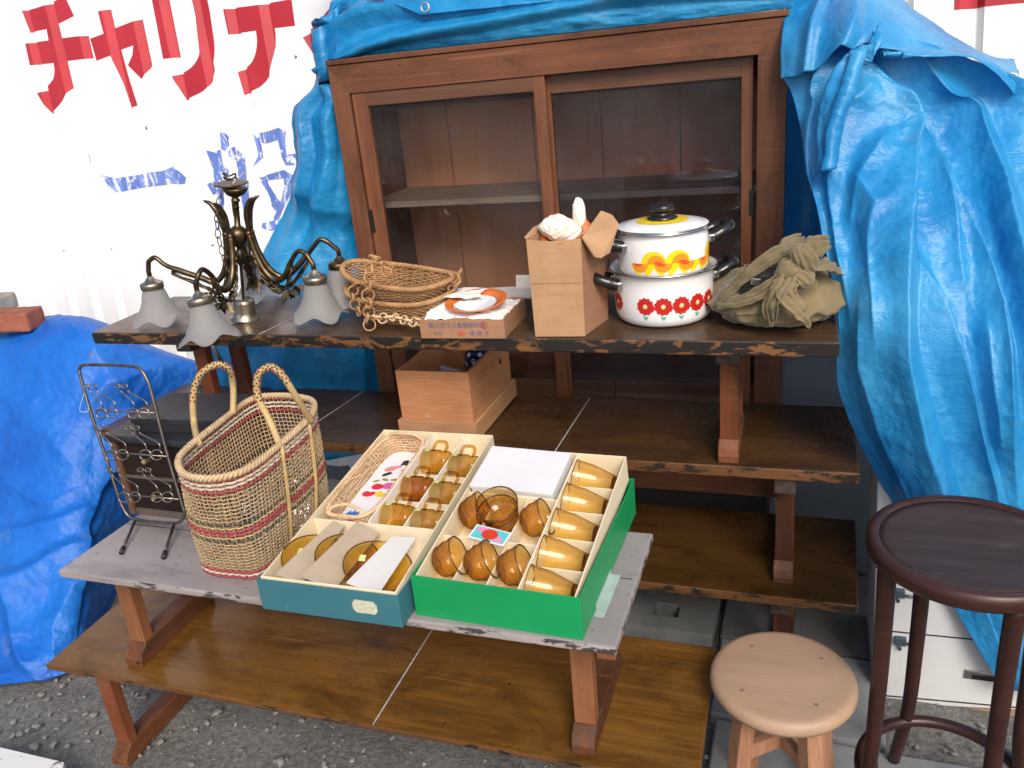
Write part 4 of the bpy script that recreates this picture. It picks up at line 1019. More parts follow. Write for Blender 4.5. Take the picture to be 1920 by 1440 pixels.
prism(bm, [(.100 + x, -.0006, .0125 + z) for x, z in ((-.010, 0), (0, .0072), (.010, 0), (0, -.0072))], (0, -.0005, 0)); obj('printed_mark', bm, M_inkr, lb)
bm = B(); prism(bm, [(.100 + x, -.0012, .0125 + z) for x, z in ((-.0062, 0), (0, .0044), (.0062, 0), (0, -.0044))], (0, -.0003, 0)); obj('printed_mark', bm, M_card2, lb)
bm = B(); prism(bm, [(.100 + x, -.0016, .0125 + z) for x, z in ((-.0035, 0), (0, .0024), (.0035, 0), (0, -.0024))], (0, -.0003, 0)); obj('printed_mark', bm, M_inkr, lb)
# raised rear flaps
bm = B(); hexa(bm, [(.075, LY, LZ - .004), (LX + .03, LY, LZ - .004), (LX + .03, LY + .004, LZ - .004), (.075, LY + .004, LZ - .004), (.07, LY + .07, LZ + .004), (LX + .03, LY + .075, LZ + .008), (LX + .03, LY + .079, LZ + .006), (.07, LY + .074, LZ + .002)]); obj('rear_flap', bm, M_card_g, lb)
bm = B(); hexa(bm, [(.165, LY + .06, LZ + .004), (.25, LY + .06, LZ + .004), (.25, LY + .064, LZ + .004), (.165, LY + .064, LZ + .004), (.163, LY + .075, LZ + .034), (.25, LY + .078, LZ + .032), (.25, LY + .082, LZ + .032), (.163, LY + .079, LZ + .034)]); obj('rear_flap', bm, M_card_g, lb)
# paper and plate lying in the low box
pc = Vector((.113, .085, LZ + .010))
Mlb = mw(lb)
pp = thing('wrapping_paper', 'crumpled white wrapping paper filling the low printed box', 'paper', Mlb @ Vector((.10, .085, LZ)))
bm = B(); crumple(bm, lambda u, v: Mlb @ Vector((.006 + .193 * u, .006 + .163 * v, LZ - .008 + .020 * sin(pi * v) * sin(pi * min(1, u * 1.1)) + .008 * (1 - u) * sin(pi * v))), 60, 44, .007, 34, 2)
o = obj('paper_sheet', bm, M_paper, pp, world=True); smooth_angle(o, 35); solidify(o, .0005)
def plate(name, label, C_, r, rot, group=None):
    p = thing(name, label, 'plate', C_, rot=rot, group=group)
    bm = B(); lathe(bm, [(.0, .0), (.55 * r, .0), (.6 * r, .002), (r * .985, .0125), (r, .0145), (r * .985, .0155), (r * .64, .0062), (.64 * r, .006)], 56); obj('rim', bm, M_orange, p)
    bm = B(); lathe(bm, [(r * .648, .0066), (r * .60, .0048), (r * .55, .0042), (.0, .0042)], 48); obj('well', bm, M_glazew, p)
    return p
plate('plate', 'orange rimmed white plate half wrapped in paper in the low box', Mlb @ Vector((.118, .072, LZ + .009)), .073, Euler((.10, -.03, .3)))
pp2 = thing('wrapping_paper', 'torn cream edged paper folded across the orange rimmed plate', 'paper', Mlb @ Vector((.08, .09, LZ + .02)))
torn = [(.035, .150), (.020, .07), (.05, .075), (.075, .066), (.098, .060), (.122, .064), (.132, .080), (.118, .100), (.122, .118), (.128, .140), (.09, .165)]
bm = B(); prism(bm, [Mlb @ Vector((x, y, LZ + .030 + .004 * noise.noise(Vector((x * 40, y * 40, 0))))) for x, y in torn], (0, 0, .0006))
bmesh.ops.triangulate(bm, faces=bm.faces[:]); bmesh.ops.subdivide_edges(bm, edges=bm.edges[:], cuts=3, use_grid_fill=True)
for v_ in bm.verts: v_.co.z += .003 * noise.noise(v_.co * 45) + .002 * noise.noise(v_.co * 110)
obj('paper_sheet', bm, M_paper, pp2, world=True)
# tall box
TX, TY, TZ = .113, .130, .222
tb = thing('cardboard_box', 'tall open cardboard box with one torn flap beside the enamel pots', 'cardboard box', (.2085, -.083, ZE - .0005), rz=radians(3))
def quadwall(name, P4, th, mat, parent, nseg=1):
    bm = B(); prism(bm, [Vector(p) for p in P4], th); return obj(name, bm, mat, parent)
sk = .030                                                     # the box is racked to one side
quadwall('box_wall', [(0, 0, 0), (TX, 0, 0), (TX + .004, .002, TZ - .006), (.05, .001, TZ - .010), (-.002, .001, TZ - .004)], (0, .004, 0), M_card, tb)
quadwall('box_wall', [(TX, .0042, 0), (TX + sk, TY, 0), (TX + sk + .002, TY, TZ - .03), (TX + .003, .0042, TZ - .004)], (-.004, 0, 0), M_card2, tb)
quadwall('box_wall', [(sk, TY, 0), (TX + sk - .005, TY, 0), (TX + sk - .005, TY, TZ), (sk, TY, TZ + .004)], (0, .004, 0), M_card, tb)
quadwall('box_wall', [(0, .0042, 0), (sk, TY - .001, 0), (sk, TY - .001, TZ), (0, .0042, TZ - .004)], (.004, 0, 0), M_card, tb)
quadwall('box_base', [(.005, .005, .001), (TX - .003, .005, .001), (TX + sk - .006, TY - .002, .001), (sk + .004, TY - .002, .001)], (0, 0, .004), M_card, tb)
# torn flaps
bm = B(); prism(bm, [(TX + .005, .003, TZ - .004), (TX + .030, .006, TZ - .048), (TX + .042, .010, TZ - .052), (TX + .055, .04, TZ - .048), (TX + .070, .085, TZ + .004), (TX + .052, .11, TZ + .020), (TX + .030, .10, TZ + .032)], (.0028, -.0012, .0018)); obj('torn_flap', bm, M_card, tb)
bm = B(); prism(bm, [(-.003, .006, TZ - .004), (sk - .004, TY * .9, TZ - .001), (sk - .010, TY * .8, TZ + .016), (.004, .05, TZ + .014), (-.009, .012, TZ + .000)], (.0028, 0, .001)); obj('torn_flap', bm, M_card, tb)
bm = B(); tube(bm, [(.002, -.0002, TZ * .547), (TX * .4, -.0003, TZ * .551), (TX - .002, -.0002, TZ * .547)], .0007, 5); obj('crease', bm, M_card, tb)
Mtb = mw(tb)
plate('plate', 'orange glazed plate edge showing at the top of the tall box', Mtb @ Vector((.074, .058, TZ - .012)), .056, Euler((.25, -.22, .3)))
pq = thing('wrapping_paper', 'crumpled cream paper rising from the tall cardboard box', 'paper', Mtb @ Vector((.06, .06, TZ)))
def lump(bm, C_, sx, sy, sz, amp, sc, seed):
    r = bmesh.ops.create_icosphere(bm, subdivisions=4, radius=1.0); vs = r['verts']
    for v_ in vs:
        q = v_.co * sc + Vector((seed, seed * 2, 0)); k = 1 + amp * (ridged(q, 3) * .6 + noise.noise(q * .6) * .7)
        v_.co = Vector((v_.co.x * sx * k, v_.co.y * sy * k, v_.co.z * sz * k)) + C_
bm = B(); lump(bm, Mtb @ Vector((.058, .055, TZ + .008)), .036, .036, .024, .35, 1.8, 3)
o = obj('paper_ball', bm, M_paperc, pq, world=True); smooth_angle(o, 30)
bm = B(); lump(bm, Mtb @ Vector((.100, .085, TZ + .030)), .013, .012, .034, .45, 1.6, 9)
o = obj('paper_twist', bm, M_paperc, pq, world=True); smooth_angle(o, 30)

# ------------------------------------------------------------------ two enamel pots, one standing on the other
M_enam = plain('white_enamel', (0.80, 0.80, 0.80), 0.12, var=.02, vs=8, spec=.6)
M_bake = plain('black_bakelite', (0.012, 0.011, 0.011), 0.22, spec=.6)
M_chrome = plain('chrome_rim', (0.55, 0.55, 0.56), 0.18, 1.0)
dec = {k: plain('decal_' + k, c, .15, spec=.6, var=.03) for k, c in dict(red=(.55, .02, .02), darkred=(.22, .012, .012), cream=(.75, .66, .42), teal=(.10, .46, .36), yellow=(.85, .62, .01), orange=(.80, .28, .02), rust=(.66, .08, .02), gold=(.62, .40, .05)).items()}
def pot(label, C_, Rb, Rr, H, ang, profile, hz, hlen=.048):
    p = thing('enamel_pot', label, 'pot', C_)
    bm = B(); lathe(bm, profile + [(r - .0022, z + (.0022 if i < 2 else 0)) for i, (r, z) in list(enumerate(profile))[::-1]], 72); o = obj('body', bm, M_enam, p)
    bm = B(); tube(bm, [(Rr * cos(a), Rr * sin(a), H) for a in [2 * pi * k / 72 for k in range(72)]], .0026, 8, closed=True); obj('rim', bm, M_chrome, p, smooth=True)
    for s_ in (0, 1):
        A = Matrix.Rotation(ang + pi * s_, 4, 'Z'); wd = .034
        q = lambda x, y, z: A @ Vector((Rb + x, y, hz + z))
        bm = B()
        L = [q(.0, -wd, -.004), q(.014, -wd * .95, .0), q(.030, -wd * .9, .008), q(.047, -wd * .6, .014), q(.050, 0, .016), q(.047, wd * .6, .014), q(.030, wd * .9, .006), q(.014, wd * .95, .0), q(.0, wd, -.004)]
        tube(bm, curve(L, 40), [.0125 if 8 < k < 31 else .0135 for k in range(40)], 10)
        obj('handle', bm, M_bake, p, smooth=True)
        bm = B()
        for sg in (-1, 1): box(bm, q(-.001, sg * wd, -.004), (.014, .026, .018), A.to_3x3(), bev=.004)
        obj('handle_bracket', bm, M_chrome, p)
    return p
def on_cyl(R, C_, th, z, off=.0007): return Vector(((R(z) + off) * cos(th), (R(z) + off) * sin(th), z))
def decal(name, parent, R, polys, mat, off=.0007):
    """flat enamel print wrapped round the pot: polygons in (angle, height)"""
    bm = B()
    for poly in polys:
        b2 = B(); vs = [b2.verts.new((a, z, 0)) for a, z in poly]; b2.faces.new(vs); bmesh.ops.triangulate(b2, faces=b2.faces[:])
        a0 = min(p[0] for p in poly); a1 = max(p[0] for p in poly); k = int((a1 - a0) / .10)
        for j in range(k): bmesh.ops.bisect_plane(b2, geom=b2.verts[:] + b2.edges[:] + b2.faces[:], plane_co=(a0 + (j + 1) * (a1 - a0) / (k + 1), 0, 0), plane_no=(1, 0, 0))
        mp = {v: bm.verts.new(on_cyl(R, None, v.co.x, v.co.y, off)) for v in b2.verts}
        for f in b2.faces: bm.faces.new([mp[v] for v in f.verts])
        b2.free()
    return obj(name, bm, mat, parent)
POT = Vector((.470, .078, tz('E', .47, .078) + .0005))
prof1 = [(.0, .0), (.085, .0), (.096, .003), (.104, .010), (.1085, .022), (.110, .045), (.1105, .085), (.111, .108), (.114, .113), (.118, .118), (.1205, .121)]
def Rf(prof):
    zz = [z for r, z in prof]; rr = [r for r, z in prof]
    return lambda z: float(np.interp(z, zz, rr))
R1 = Rf(prof1)
p1 = pot('larger white enamel pot with red flowers, underneath the other pot', POT, .111, .1205, .121, radians(205), prof1, .098)
cam_az = atan2(CP.y - POT.y, CP.x - POT.x)
RB = .111
def disc_(th, zc, r, n, R, sz=1.0): return [(th + r * cos(2 * pi * q / n) / R, zc + r * sz * sin(2 * pi * q / n)) for q in range(n)]
def flower(th, zc=.053, rad=.0212, leaf=True):
    n = 11; P_ = []
    for q in range(2 * n): r_ = rad * (1 if q % 2 == 0 else .84); P_.append((th + r_ * cos(pi * q / n) / RB, zc + r_ * sin(pi * q / n)))
    f = decal('flower_print', p1, R1, [P_], dec['red'], .0005)
    L = []
    for q in range(n):
        a = 2 * pi * (q + .5) / n; L.append([(th + (r_ * cos(a + e)) / RB, zc + r_ * sin(a + e)) for r_, e in ((.006, .06), (.0182, .028), (.0182, -.028), (.006, -.06))])
    o = decal('petal_lines', p1, R1, L, dec['darkred'], .0009); o.parent = f; o['kind'] = 'stuff' if False else 'thing'; del o['kind']
    o = decal('flower_heart', p1, R1, [disc_(th, zc, .0056, 14, RB)], dec['gold'], .0012); o.parent = f
    o = decal('flower_heart', p1, R1, [disc_(th, zc + .0012, .0034, 10, RB, 1.2)], dec['cream'], .0015); o.parent = f
    if leaf: o = decal('leaf_print', p1, R1, [[(th + x / RB, zc - .0205 + z) for x, z in ((-.006, .0), (-.002, -.003), (0, -.001), (.002, -.003), (.006, .0), (.0045, -.008), (.0, -.011), (-.0045, -.008))]], dec['teal'], .0005); o.parent = f
for gidx in (0, 1):
    for k in range(5): flower(cam_az - .37 + .358 * k + pi * gidx)
    flower(cam_az + pi * gidx - 1.13, leaf=False)
P2 = POT + Vector((.002, -.002, .1095))
prof2 = [(.0, .0), (.084, .0), (.093, .003), (.0975, .010), (.099, .025), (.0995, .060), (.0985, .080), (.0965, .088), (.0985, .094), (.102, .097)]
R2_ = Rf(prof2)
p2 = pot('smaller white enamel pot with yellow scroll pattern standing on the flowered one', P2, .099, .102, .097, radians(205), prof2, .072)
def half(th, zc, r, up, R=.099, fl=1.0):
    return [(th + r * cos(a) / R, zc + (r if up else -r) * fl * sin(a)) for a in [pi * q / 16 for q in range(17)]]
for k in range(12):
    if k in (5, 11): continue
    th = cam_az - .47 + .262 * 2 * (k / 2.0); zc = .036; up = k % 2 == 1; sg = 1 if up else -1
    y_ = decal('scroll_print', p2, R2_, [half(th, zc, .0275, up)], dec['yellow'], .0005 + .0002 * (k % 2))
    o = decal('scroll_band', p2, R2_, [half(th + .055 * sg, zc, .0190, up)], dec['orange'], .0010 + .0002 * (k % 2)); o.parent = y_
    o = decal('scroll_heart', p2, R2_, [half(th + .10 * sg, zc, .0100, up, fl=.55)], dec['rust'], .0015); o.parent = y_
ld = thing('pot_lid', 'white enamel lid with yellow centre and black knob on the upper pot', 'pot lid', P2 + Vector((0, 0, .0975)))
bm = B(); lathe(bm, [(.1005, .0025), (.1015, .004), (.098, .006), (.088, .0065), (.084, .009), (.070, .0125), (.045, .0155), (.0, .0165), (.0, .0145), (.045, .0135), (.084, .007), (.098, .0035)], 64); obj('lid_plate', bm, M_enam, ld)
bm = B(); tube(bm, [(.1015 * cos(a), .1015 * sin(a), .0035) for a in [2 * pi * k / 64 for k in range(64)]], .0022, 8, closed=True); obj('rim', bm, M_chrome, ld, smooth=True)
bm = B(); lathe(bm, [(.058, .0147), (.045, .0160), (.024, .0169)], 48); obj('lid_print', bm, dec['yellow'], ld)
bm = B(); lathe(bm, [(.0, .016), (.033, .0165), (.034, .020), (.024, .024), (.019, .029), (.0195, .032), (.0275, .036), (.0285, .042), (.026, .047), (.016, .050), (.0, .0505)], 12); o = obj('knob', bm, M_bake, ld)

# ------------------------------------------------------------------ cloth bundle knotted round a metal case
t = NT('khaki_cotton'); b = t.bsdf(.9, 0, .2, **{'Sheen Weight': .25})
c = t.ramp(t.noise(9, 5, .6), ((.3, (.12, .095, .048)), (.7, (.235, .188, .105))))
c = t.mix(t.ramp(t.noise(3, 3), ((.5, (0, 0, 0)), (.8, (.5,) * 3))), c, (.24, .16, .075))
t.l(c, b.inputs['Base Color']); t.bump(t.noise(70, 5, .7, stretch=(1, 1, .4)), b, .35, .004); M_khaki = t.done(b)
FC = Vector((.716, .075, tz('E', .716, .075)))
fu = thing('cloth_bundle', 'khaki cloth bundle tied with a knot around a metal case', 'bundle', FC)
bm = B(); bmesh.ops.create_uvsphere(bm, u_segments=120, v_segments=70, radius=1.0)
for v_ in bm.verts:
    p = v_.co.copy(); a = atan2(p.y, p.x); h = p.z
    r = sqrt(max(0, 1 - h * h))
    rr = (.134 if h < 0 else .134 - .040 * h) * (r ** .62)
    z = .048 + (.046 * h if h < 0 else .066 * h)
    fold = sin(a * 13 + 3 * noise.noise(Vector((a * 2, h, 0)))) * .010 * max(0, h + .3) + ridged(Vector((cos(a) * 2.2, sin(a) * 2.2, h * 1.0)), 5) * .026 + noise.noise(p * 2.2) * .010
    x = rr * cos(a) * .96 + fold * cos(a); y = rr * sin(a) * .92 + fold * sin(a)
    z += .012 * noise.noise(p * 3) * (h > -.4) + .012 * max(0, cos(a)) * max(0, h)
    v_.co = Vector((x, y, max(.0008, z)))
obj('bundle_cloth', bm, M_khaki, fu, smooth=True)
def strip(bm, pts, wd, th, twist, seed, nseg=60, pleats=3):
    """a strip of gathered cloth following pts"""
    L = curve(pts, nseg); nw = 13
    up = Vector((0, -.5, .8)).normalized(); R_ = []
    for i, p in enumerate(L):
        t_ = (L[min(i + 1, nseg - 1)] - L[max(i - 1, 0)]).normalized(); s_ = t_.cross(up).normalized(); n_ = s_.cross(t_)
        ww = wd[0] + (wd[1] - wd[0]) * i / (nseg - 1) if isinstance(wd, tuple) else wd
        if isinstance(wd, list): ww = float(np.interp(i / (nseg - 1), np.linspace(0, 1, len(wd)), wd))
        M_ = Matrix.Rotation(twist * i / nseg, 3, t_); row = []
        for k in range(nw):
            e = k / (nw - 1) - .5
            o_ = s_ * e * ww + n_ * (th * sin(e * pi * pleats * 2 + seed + i * .04) * .5 + .35 * ww * (.25 - e * e) + .006 * noise.noise(Vector((i * .12, k * .25, seed))) + .004 * ridged(Vector((i * .10, k * .5, seed)), 3))
            row.append(bm.verts.new(p + M_ @ o_))
        R_.append(row)
    for i in range(nseg - 1):
        for k in range(nw - 1): bm.faces.new((R_[i][k], R_[i][k + 1], R_[i + 1][k + 1], R_[i + 1][k])).smooth = True
def strips(name, L):
    for pts, wd, th, tw, sd in L:
        bm = B(); strip(bm, pts, wd, th, tw, sd); o = obj(name, bm, M_khaki, fu, world=True, recalc=False); solidify(o, .0016)
Y = lambda px, py, y: ony(px, py, y)
strips('cloth_fold', [
    ([Y(1345, 572, -.005), Y(1375, 540, -.02), Y(1405, 512, -.03), Y(1450, 480, -.02), Y(1490, 470, .01)], [.016, .022, .026, .03, .04], .007, .6, 1),
    ([Y(1348, 576, -.02), Y(1385, 566, -.05), Y(1420, 552, -.06), Y(1455, 530, -.055), Y(1480, 510, -.04)], [.016, .024, .028, .028, .026], .008, .9, 2),
    ([Y(1565, 505, .03), Y(1540, 500, .0), Y(1515, 505, -.03), Y(1490, 512, -.045)], [.06, .05, .04, .03], .007, .4, 5)])
strips('cloth_tail', [
    ([Y(1482, 515, -.06), Y(1462, 545, -.085), Y(1447, 575, -.085), Y(1446, 610, -.07)], [.034, .040, .040, .010], .006, .3, 3),
    ([Y(1488, 525, -.06), Y(1475, 552, -.09), Y(1500, 585, -.085), Y(1516, 612, -.065)], [.030, .040, .038, .010], .006, .3, 4),
    ([Y(1500, 500, -.04), Y(1512, 478, -.02), Y(1530, 462, .0), Y(1552, 455, .02)], [.03, .04, .05, .03], .009, .8, 6),
    ([Y(1490, 490, -.03), Y(1478, 470, .0), Y(1482, 458, .03), Y(1505, 450, .06)], [.03, .036, .04, .03], .009, .5, 7)])
bm = B()
kc = Y(1484, 505, -.05)
def knot_piece(C_, rx, ry, rz_, rot, seed):
    r = bmesh.ops.create_uvsphere(bm, u_segments=48, v_segments=28, radius=1.0)
    for v_ in r['verts']:
        p = v_.co.copy(); a = atan2(p.y, p.z); k = 1 + .085 * sin(11 * a + 4 * p.x + seed + 3 * noise.noise(p * 1.5)) + .13 * noise.noise(p * 1.6 + Vector((seed, 0, 0))) + .12 * (ridged(p * 1.6 + Vector((0, seed, 0)), 3) - .5)
        q = Vector((p.x * rx, p.y * ry * k, p.z * rz_ * k)); v_.co = C_ + rot @ q
knot_piece(kc, .038, .024, .024, Euler((0, -.7, 0)).to_matrix(), 1)
knot_piece(kc + Vector((.022, .0, .022)), .034, .026, .024, Euler((0, .9, .3)).to_matrix(), 4)
knot_piece(kc + Vector((.02, -.006, -.014)), .026, .018, .022, Euler((0, .5, .2)).to_matrix(), 7)
obj('knot', bm, M_khaki, fu, world=True, smooth=True)
M_case = plain('dark_case', (0.06, 0.055, 0.055), 0.4, .6, var=.4, vs=60)
mc = thing('metal_case', 'dark metal clasped case peeking out of the khaki bundle', 'case', Y(1425, 535, -.02))
bm = B(); box(bm, Y(1425, 528, .0), (.07, .05, .05), Euler((.1, .12, -.1)).to_matrix(), bev=.003); obj('case_body', bm, M_case, mc, world=True)
bm = B(); box(bm, Y(1417, 528, -.027), (.02, .006, .016), Euler((.1, .12, -.1)).to_matrix(), bev=.002); obj('clasp', bm, M_steel, mc, world=True)

# ------------------------------------------------------------------ wooden box in its lid on the table below, with dotted bowls
M_boxw = wood('cypress_box', (0.42, 0.175, 0.075), (0.56, 0.26, 0.125), 0.6, 'x', 60, bump=.12)
M_boxs = wood('cypress_box_side', (0.44, 0.19, 0.08), (0.58, 0.28, 0.135), 0.6, 'y', 60, bump=.12)
M_boxl = wood('cypress_lid', (0.36, 0.18, 0.088), (0.52, 0.29, 0.155), 0.6, 'x', 46, bump=.12)
M_boxm = wood('cypress_lid_side', (0.42, 0.21, 0.09), (0.58, 0.33, 0.165), 0.6, 'y', 36, bump=.12)
bx = thing('wooden_box', 'open reddish wooden box of bowls standing in its lid on the dark table', 'wooden box', (-.245, .048, .6575), rz=radians(0))
def wbox(x0, x1, y0, y1, z0, z1, th, mf, ms, nm):
    bm = B(); box(bm, ((x0 + x1) / 2, y0 + th / 2, (z0 + z1) / 2), (x1 - x0, th, z1 - z0), bev=.0015); obj(nm + '_front', bm, mf, bx)
    bm = B(); box(bm, ((x0 + x1) / 2, y1 - th / 2, (z0 + z1) / 2), (x1 - x0, th, z1 - z0), bev=.0015); obj(nm + '_back', bm, mf, bx)
    for x in (x0 + th / 2, x1 - th / 2):
        bm = B(); box(bm, (x, (y0 + y1) / 2, (z0 + z1) / 2), (th - .0006, y1 - y0 - 2 * th - .0004, z1 - z0 - .0006), bev=.0012); obj(nm + '_side', bm, ms, bx)
    bm = B(); box(bm, ((x0 + x1) / 2, (y0 + y1) / 2, z0 + .006), (x1 - x0 - 2 * th, y1 - y0 - 2 * th, .008)); obj(nm + '_base', bm, mf, bx)
wbox(0, .226, 0, .325, 0, .050, .009, M_boxl, M_boxm, 'lid')
wbox(.0095, .2165, .0095, .3155, .012, .188, .009, M_boxw, M_boxs, 'box')
M_navy = plain('navy_glaze', (0.012, 0.014, 0.05), 0.12, spec=.6); M_grey = plain('grey_glaze', (0.32, 0.33, 0.36), 0.15, spec=.6)
def bowl(label, C_, r, h, rot, mat, dots):
    b_ = thing('bowl', label, 'bowl', C_, rot=rot, group=None)
    pr = [(.0, .0), (r * .45, .0), (r * .47, .004), (r * .8, h * .4), (r, h), (r - .003, h), (r * .78, h * .42), (r * .42, .008), (.0, .008)]
    bm = B(); lathe(bm, pr, 40); obj('bowl_body', bm, mat, b_)
    f = Rf([(q, z) for q, z in pr[1:5]])
    if dots:
        P = [[(2 * pi * k / 9 + .35 * (j % 2) + .12 * cos(2 * pi * q / 12), h * (.35 + .35 * j) + .006 * sin(2 * pi * q / 12)) for q in range(12)] for j in range(2) for k in range(9)]
        decal('dots', b_, f, P, M_glazew, .0006)
    else:
        bm = B()
        for zz in (.5, .72, .9): tube(bm, [((f(h * zz) + .0002) * cos(a), (f(h * zz) + .0002) * sin(a), h * zz) for a in [2 * pi * k / 40 for k in range(40)]], .0012, 6, closed=True)
        obj('stripes', bm, M_glazew, b_, smooth=True)
    return b_
Mbx = mw(bx)
bowl('grey striped bowl on edge inside the wooden box', Mbx @ Vector((.115, .13, .095)), .055, .05, Euler((-.5, .25, 0)), M_grey, False)
bowl('navy bowl with white dots at the back of the wooden box', Mbx @ Vector((.16, .20, .105)), .056, .055, Euler((-.9, .35, .2)), M_navy, True)
bowl('navy dotted bowl leaning in the front of the wooden box', Mbx @ Vector((.165, .12, .100)), .052, .05, Euler((pi - .6, .2, .2)), M_navy, True)
bowl('pale glazed bowl lying at the front wall of the wooden box', Mbx @ Vector((.09, .065, .10)), .048, .05, Euler((pi - .2, .1, 0)), M_glazew, False)
# ------------------------------------------------------------------ small dark drawer chest and black box at the back of the grey table
ZB = 0.6605
M_lacq = plain('dark_lacquer', (0.022, 0.023, 0.028), 0.42, var=.3, vs=18, spec=.35)
M_drawer = wood('dark_drawer_wood', (0.012, 0.007, 0.006), (0.030, 0.016, 0.012), 0.6, 'x', 30, spec=.2)
M_chestl = wood('chest_edge_wood', (0.12, 0.055, 0.03), (0.2, 0.10, 0.055), 0.6, 'z', 40)
M_knob = plain('brass_knob', (0.34, 0.26, 0.09), 0.4, .3)
M_rule = plain('worn_edge_brown', (0.10, 0.075, 0.062), .6)
cz = 0.852 - ZB; cwid = .285; cdep = .21
ct = thing('drawer_chest', 'small dark wooden chest of two drawers behind the wire rack', 'drawer chest', (-.715, -.447, ZB), rz=radians(-1))
def lbox(parent, name, x0, x1, y0, y1, z0, z1, m, bev=.0015):
    bm = B(); box(bm, ((x0 + x1) / 2, (y0 + y1) / 2, (z0 + z1) / 2), (x1 - x0, y1 - y0, z1 - z0), bev=bev); return obj(name, bm, m, parent)
lbox(ct, 'side_panel', 0, .016, 0, cdep, 0, cz, M_chestl); lbox(ct, 'side_panel', cwid - .016, cwid, 0, cdep, 0, cz, M_chestl)
lbox(ct, 'top_panel', -.006, cwid + .006, -.008, cdep + .004, cz + .0005, cz + .016, M_lacq, .005)
lbox(ct, 'bottom_panel', .0162, cwid - .0162, .004, cdep, .0, .016, M_rule); lbox(ct, 'back_panel', .0162, cwid - .0162, cdep - .01, cdep, .0162, cz, M_drawer)
lbox(ct, 'rail', .0162, cwid - .0162, .001, .02, .098, .104, M_rule)
for z0, z1, kx in ((.0165, .0975, .12), (.1045, cz - .0005, .155)):
    f = lbox(ct, 'drawer_front', .018, cwid - .018, .006, .022, z0 + .001, z1 - .001, M_drawer)
    for kx in (.10, .20):
        bm = B(); tube(bm, [(kx, .007, (z0 + z1) / 2 - .004), (kx - .004, -.006, (z0 + z1) / 2 - .002), (kx + .004, -.014, (z0 + z1) / 2 + .006)], [.004, .005, .006], 8); obj('knob', bm, M_knob, f, smooth=True)
bb_ = thing('lacquer_box', 'flat black lidded box lying on the dark drawer chest', 'box', (-.652, -.425, ZB + cz + .0165), rz=radians(3))
lbox(bb_, 'box_body', 0, .250, 0, .15, 0, .020, M_lacq); lbox(bb_, 'lid', -.003, .253, -.003, .153, .0205, .034, M_lacq, .002)

# ------------------------------------------------------------------ wire rack
M_wire = plain('rack_steel', (0.17, 0.145, 0.13), 0.42, .9, var=.35, vs=60)
M_wirel = plain('rack_bright_wire', (0.30, 0.27, 0.23), 0.35, .9, var=.3, vs=60)
M_rub = plain('black_rubber', (0.015, 0.015, 0.016), .6)
def yr(py): return -.505 + (980 - py) / 300 * .055
rk = thing('wire_rack', 'curly wire letter rack on two black tipped feet beside the basket', 'wire rack', (-.59, -.56, ZB))
R_ = lambda px, py, dy=0.0: ony(px, py, yr(py) + dy)
fr = [(150, 702), (149, 692), (153, 686), (162, 684), (200, 684), (240, 686), (262, 692), (275, 710), (284, 736), (312, 845), (340, 940), (346, 962), (340, 976), (325, 981), (290, 979), (255, 974), (240, 966), (230, 950), (222, 930), (200, 862), (170, 772)]
bm = B(); tube(bm, ccurve([R_(*p) for p in fr], 110), .0036, 10, closed=True); obj('frame', bm, M_wire, rk, world=True, smooth=True)
for (a, b_) in (((254, 975), (229, 1040)), ((327, 981), (308, 1049))):
    A = R_(*a); E_ = ont('B', *b_); E_ = Vector((E_.x, E_.y, ZB + .006))
    bm = B(); tube(bm, [A, E_], .0034, 10); lg = obj('leg', bm, M_wire, rk, world=True, smooth=True)
    d = (E_ - A).normalized(); bm = B(); tube(bm, [E_ - d * .016, E_ + d * .003], .0050, 10); obj('rubber_tip', bm, M_rub, lg, world=True, smooth=True)
for (xl, yl, xr, yr2) in ((178, 769, 290, 774), (196, 847, 315, 856), (220, 926, 335, 936)):
    bm = B(); tube(bm, [R_(xl, yl), R_(xr, yr2)], .0019, 8); obj('cross_wire', bm, M_wirel, rk, world=True, smooth=True)
    k = (xr - xl) / 112
    for ox in (0.0, 58.0):
        bm = B()
        def W(dx, dy, fwd): return R_(xl + (ox + dx) * k, yl + dy, -fwd)
        for s_ in (0, 1):
            cxx = 12 + 20 * s_ + (0 if ox == 0 else 2); 
            # lower ring in front of the cross wire, wire rising to a small curl at the top
            ring = [W(cxx + 10 * cos(a), 6 + 9.5 * sin(a), .020) for a in [2 * pi * q / 20 for q in range(21)]]
            tube(bm, ring, .0016, 6)
            st = W(cxx + 2 - 2 * s_, 4, .010)
            top = (-16 + 14 * s_ + 0, -44)
            tube(bm, curve([W(cxx + 4 - 8 * s_ + (10 if s_ else 0), -1, .012), W(cxx - 2 + 5 * s_, -16, .014), W(-9 + 14 * s_ + 2, -33, .006), W(top[0] + 3, -43, .010)], 24), .0016, 6)
            tube(bm, [W(top[0] + 5.5 * cos(a), -45 + 3.2 * sin(a), .012) for a in [2 * pi * q / 16 for q in range(17)]], .0016, 6)
        obj('scroll', bm, M_wirel, rk, world=True, smooth=True)
bm = B(); tube(bm, ccurve([R_(158, 738, -.006), R_(150, 765, -.008), R_(152, 772, -.008), R_(166, 770, -.008), R_(163, 752, -.007)], 40), .0007, 5, closed=True); obj('string', bm, plain('pale_string', (.5, .5, .42), .8), rk, world=True)

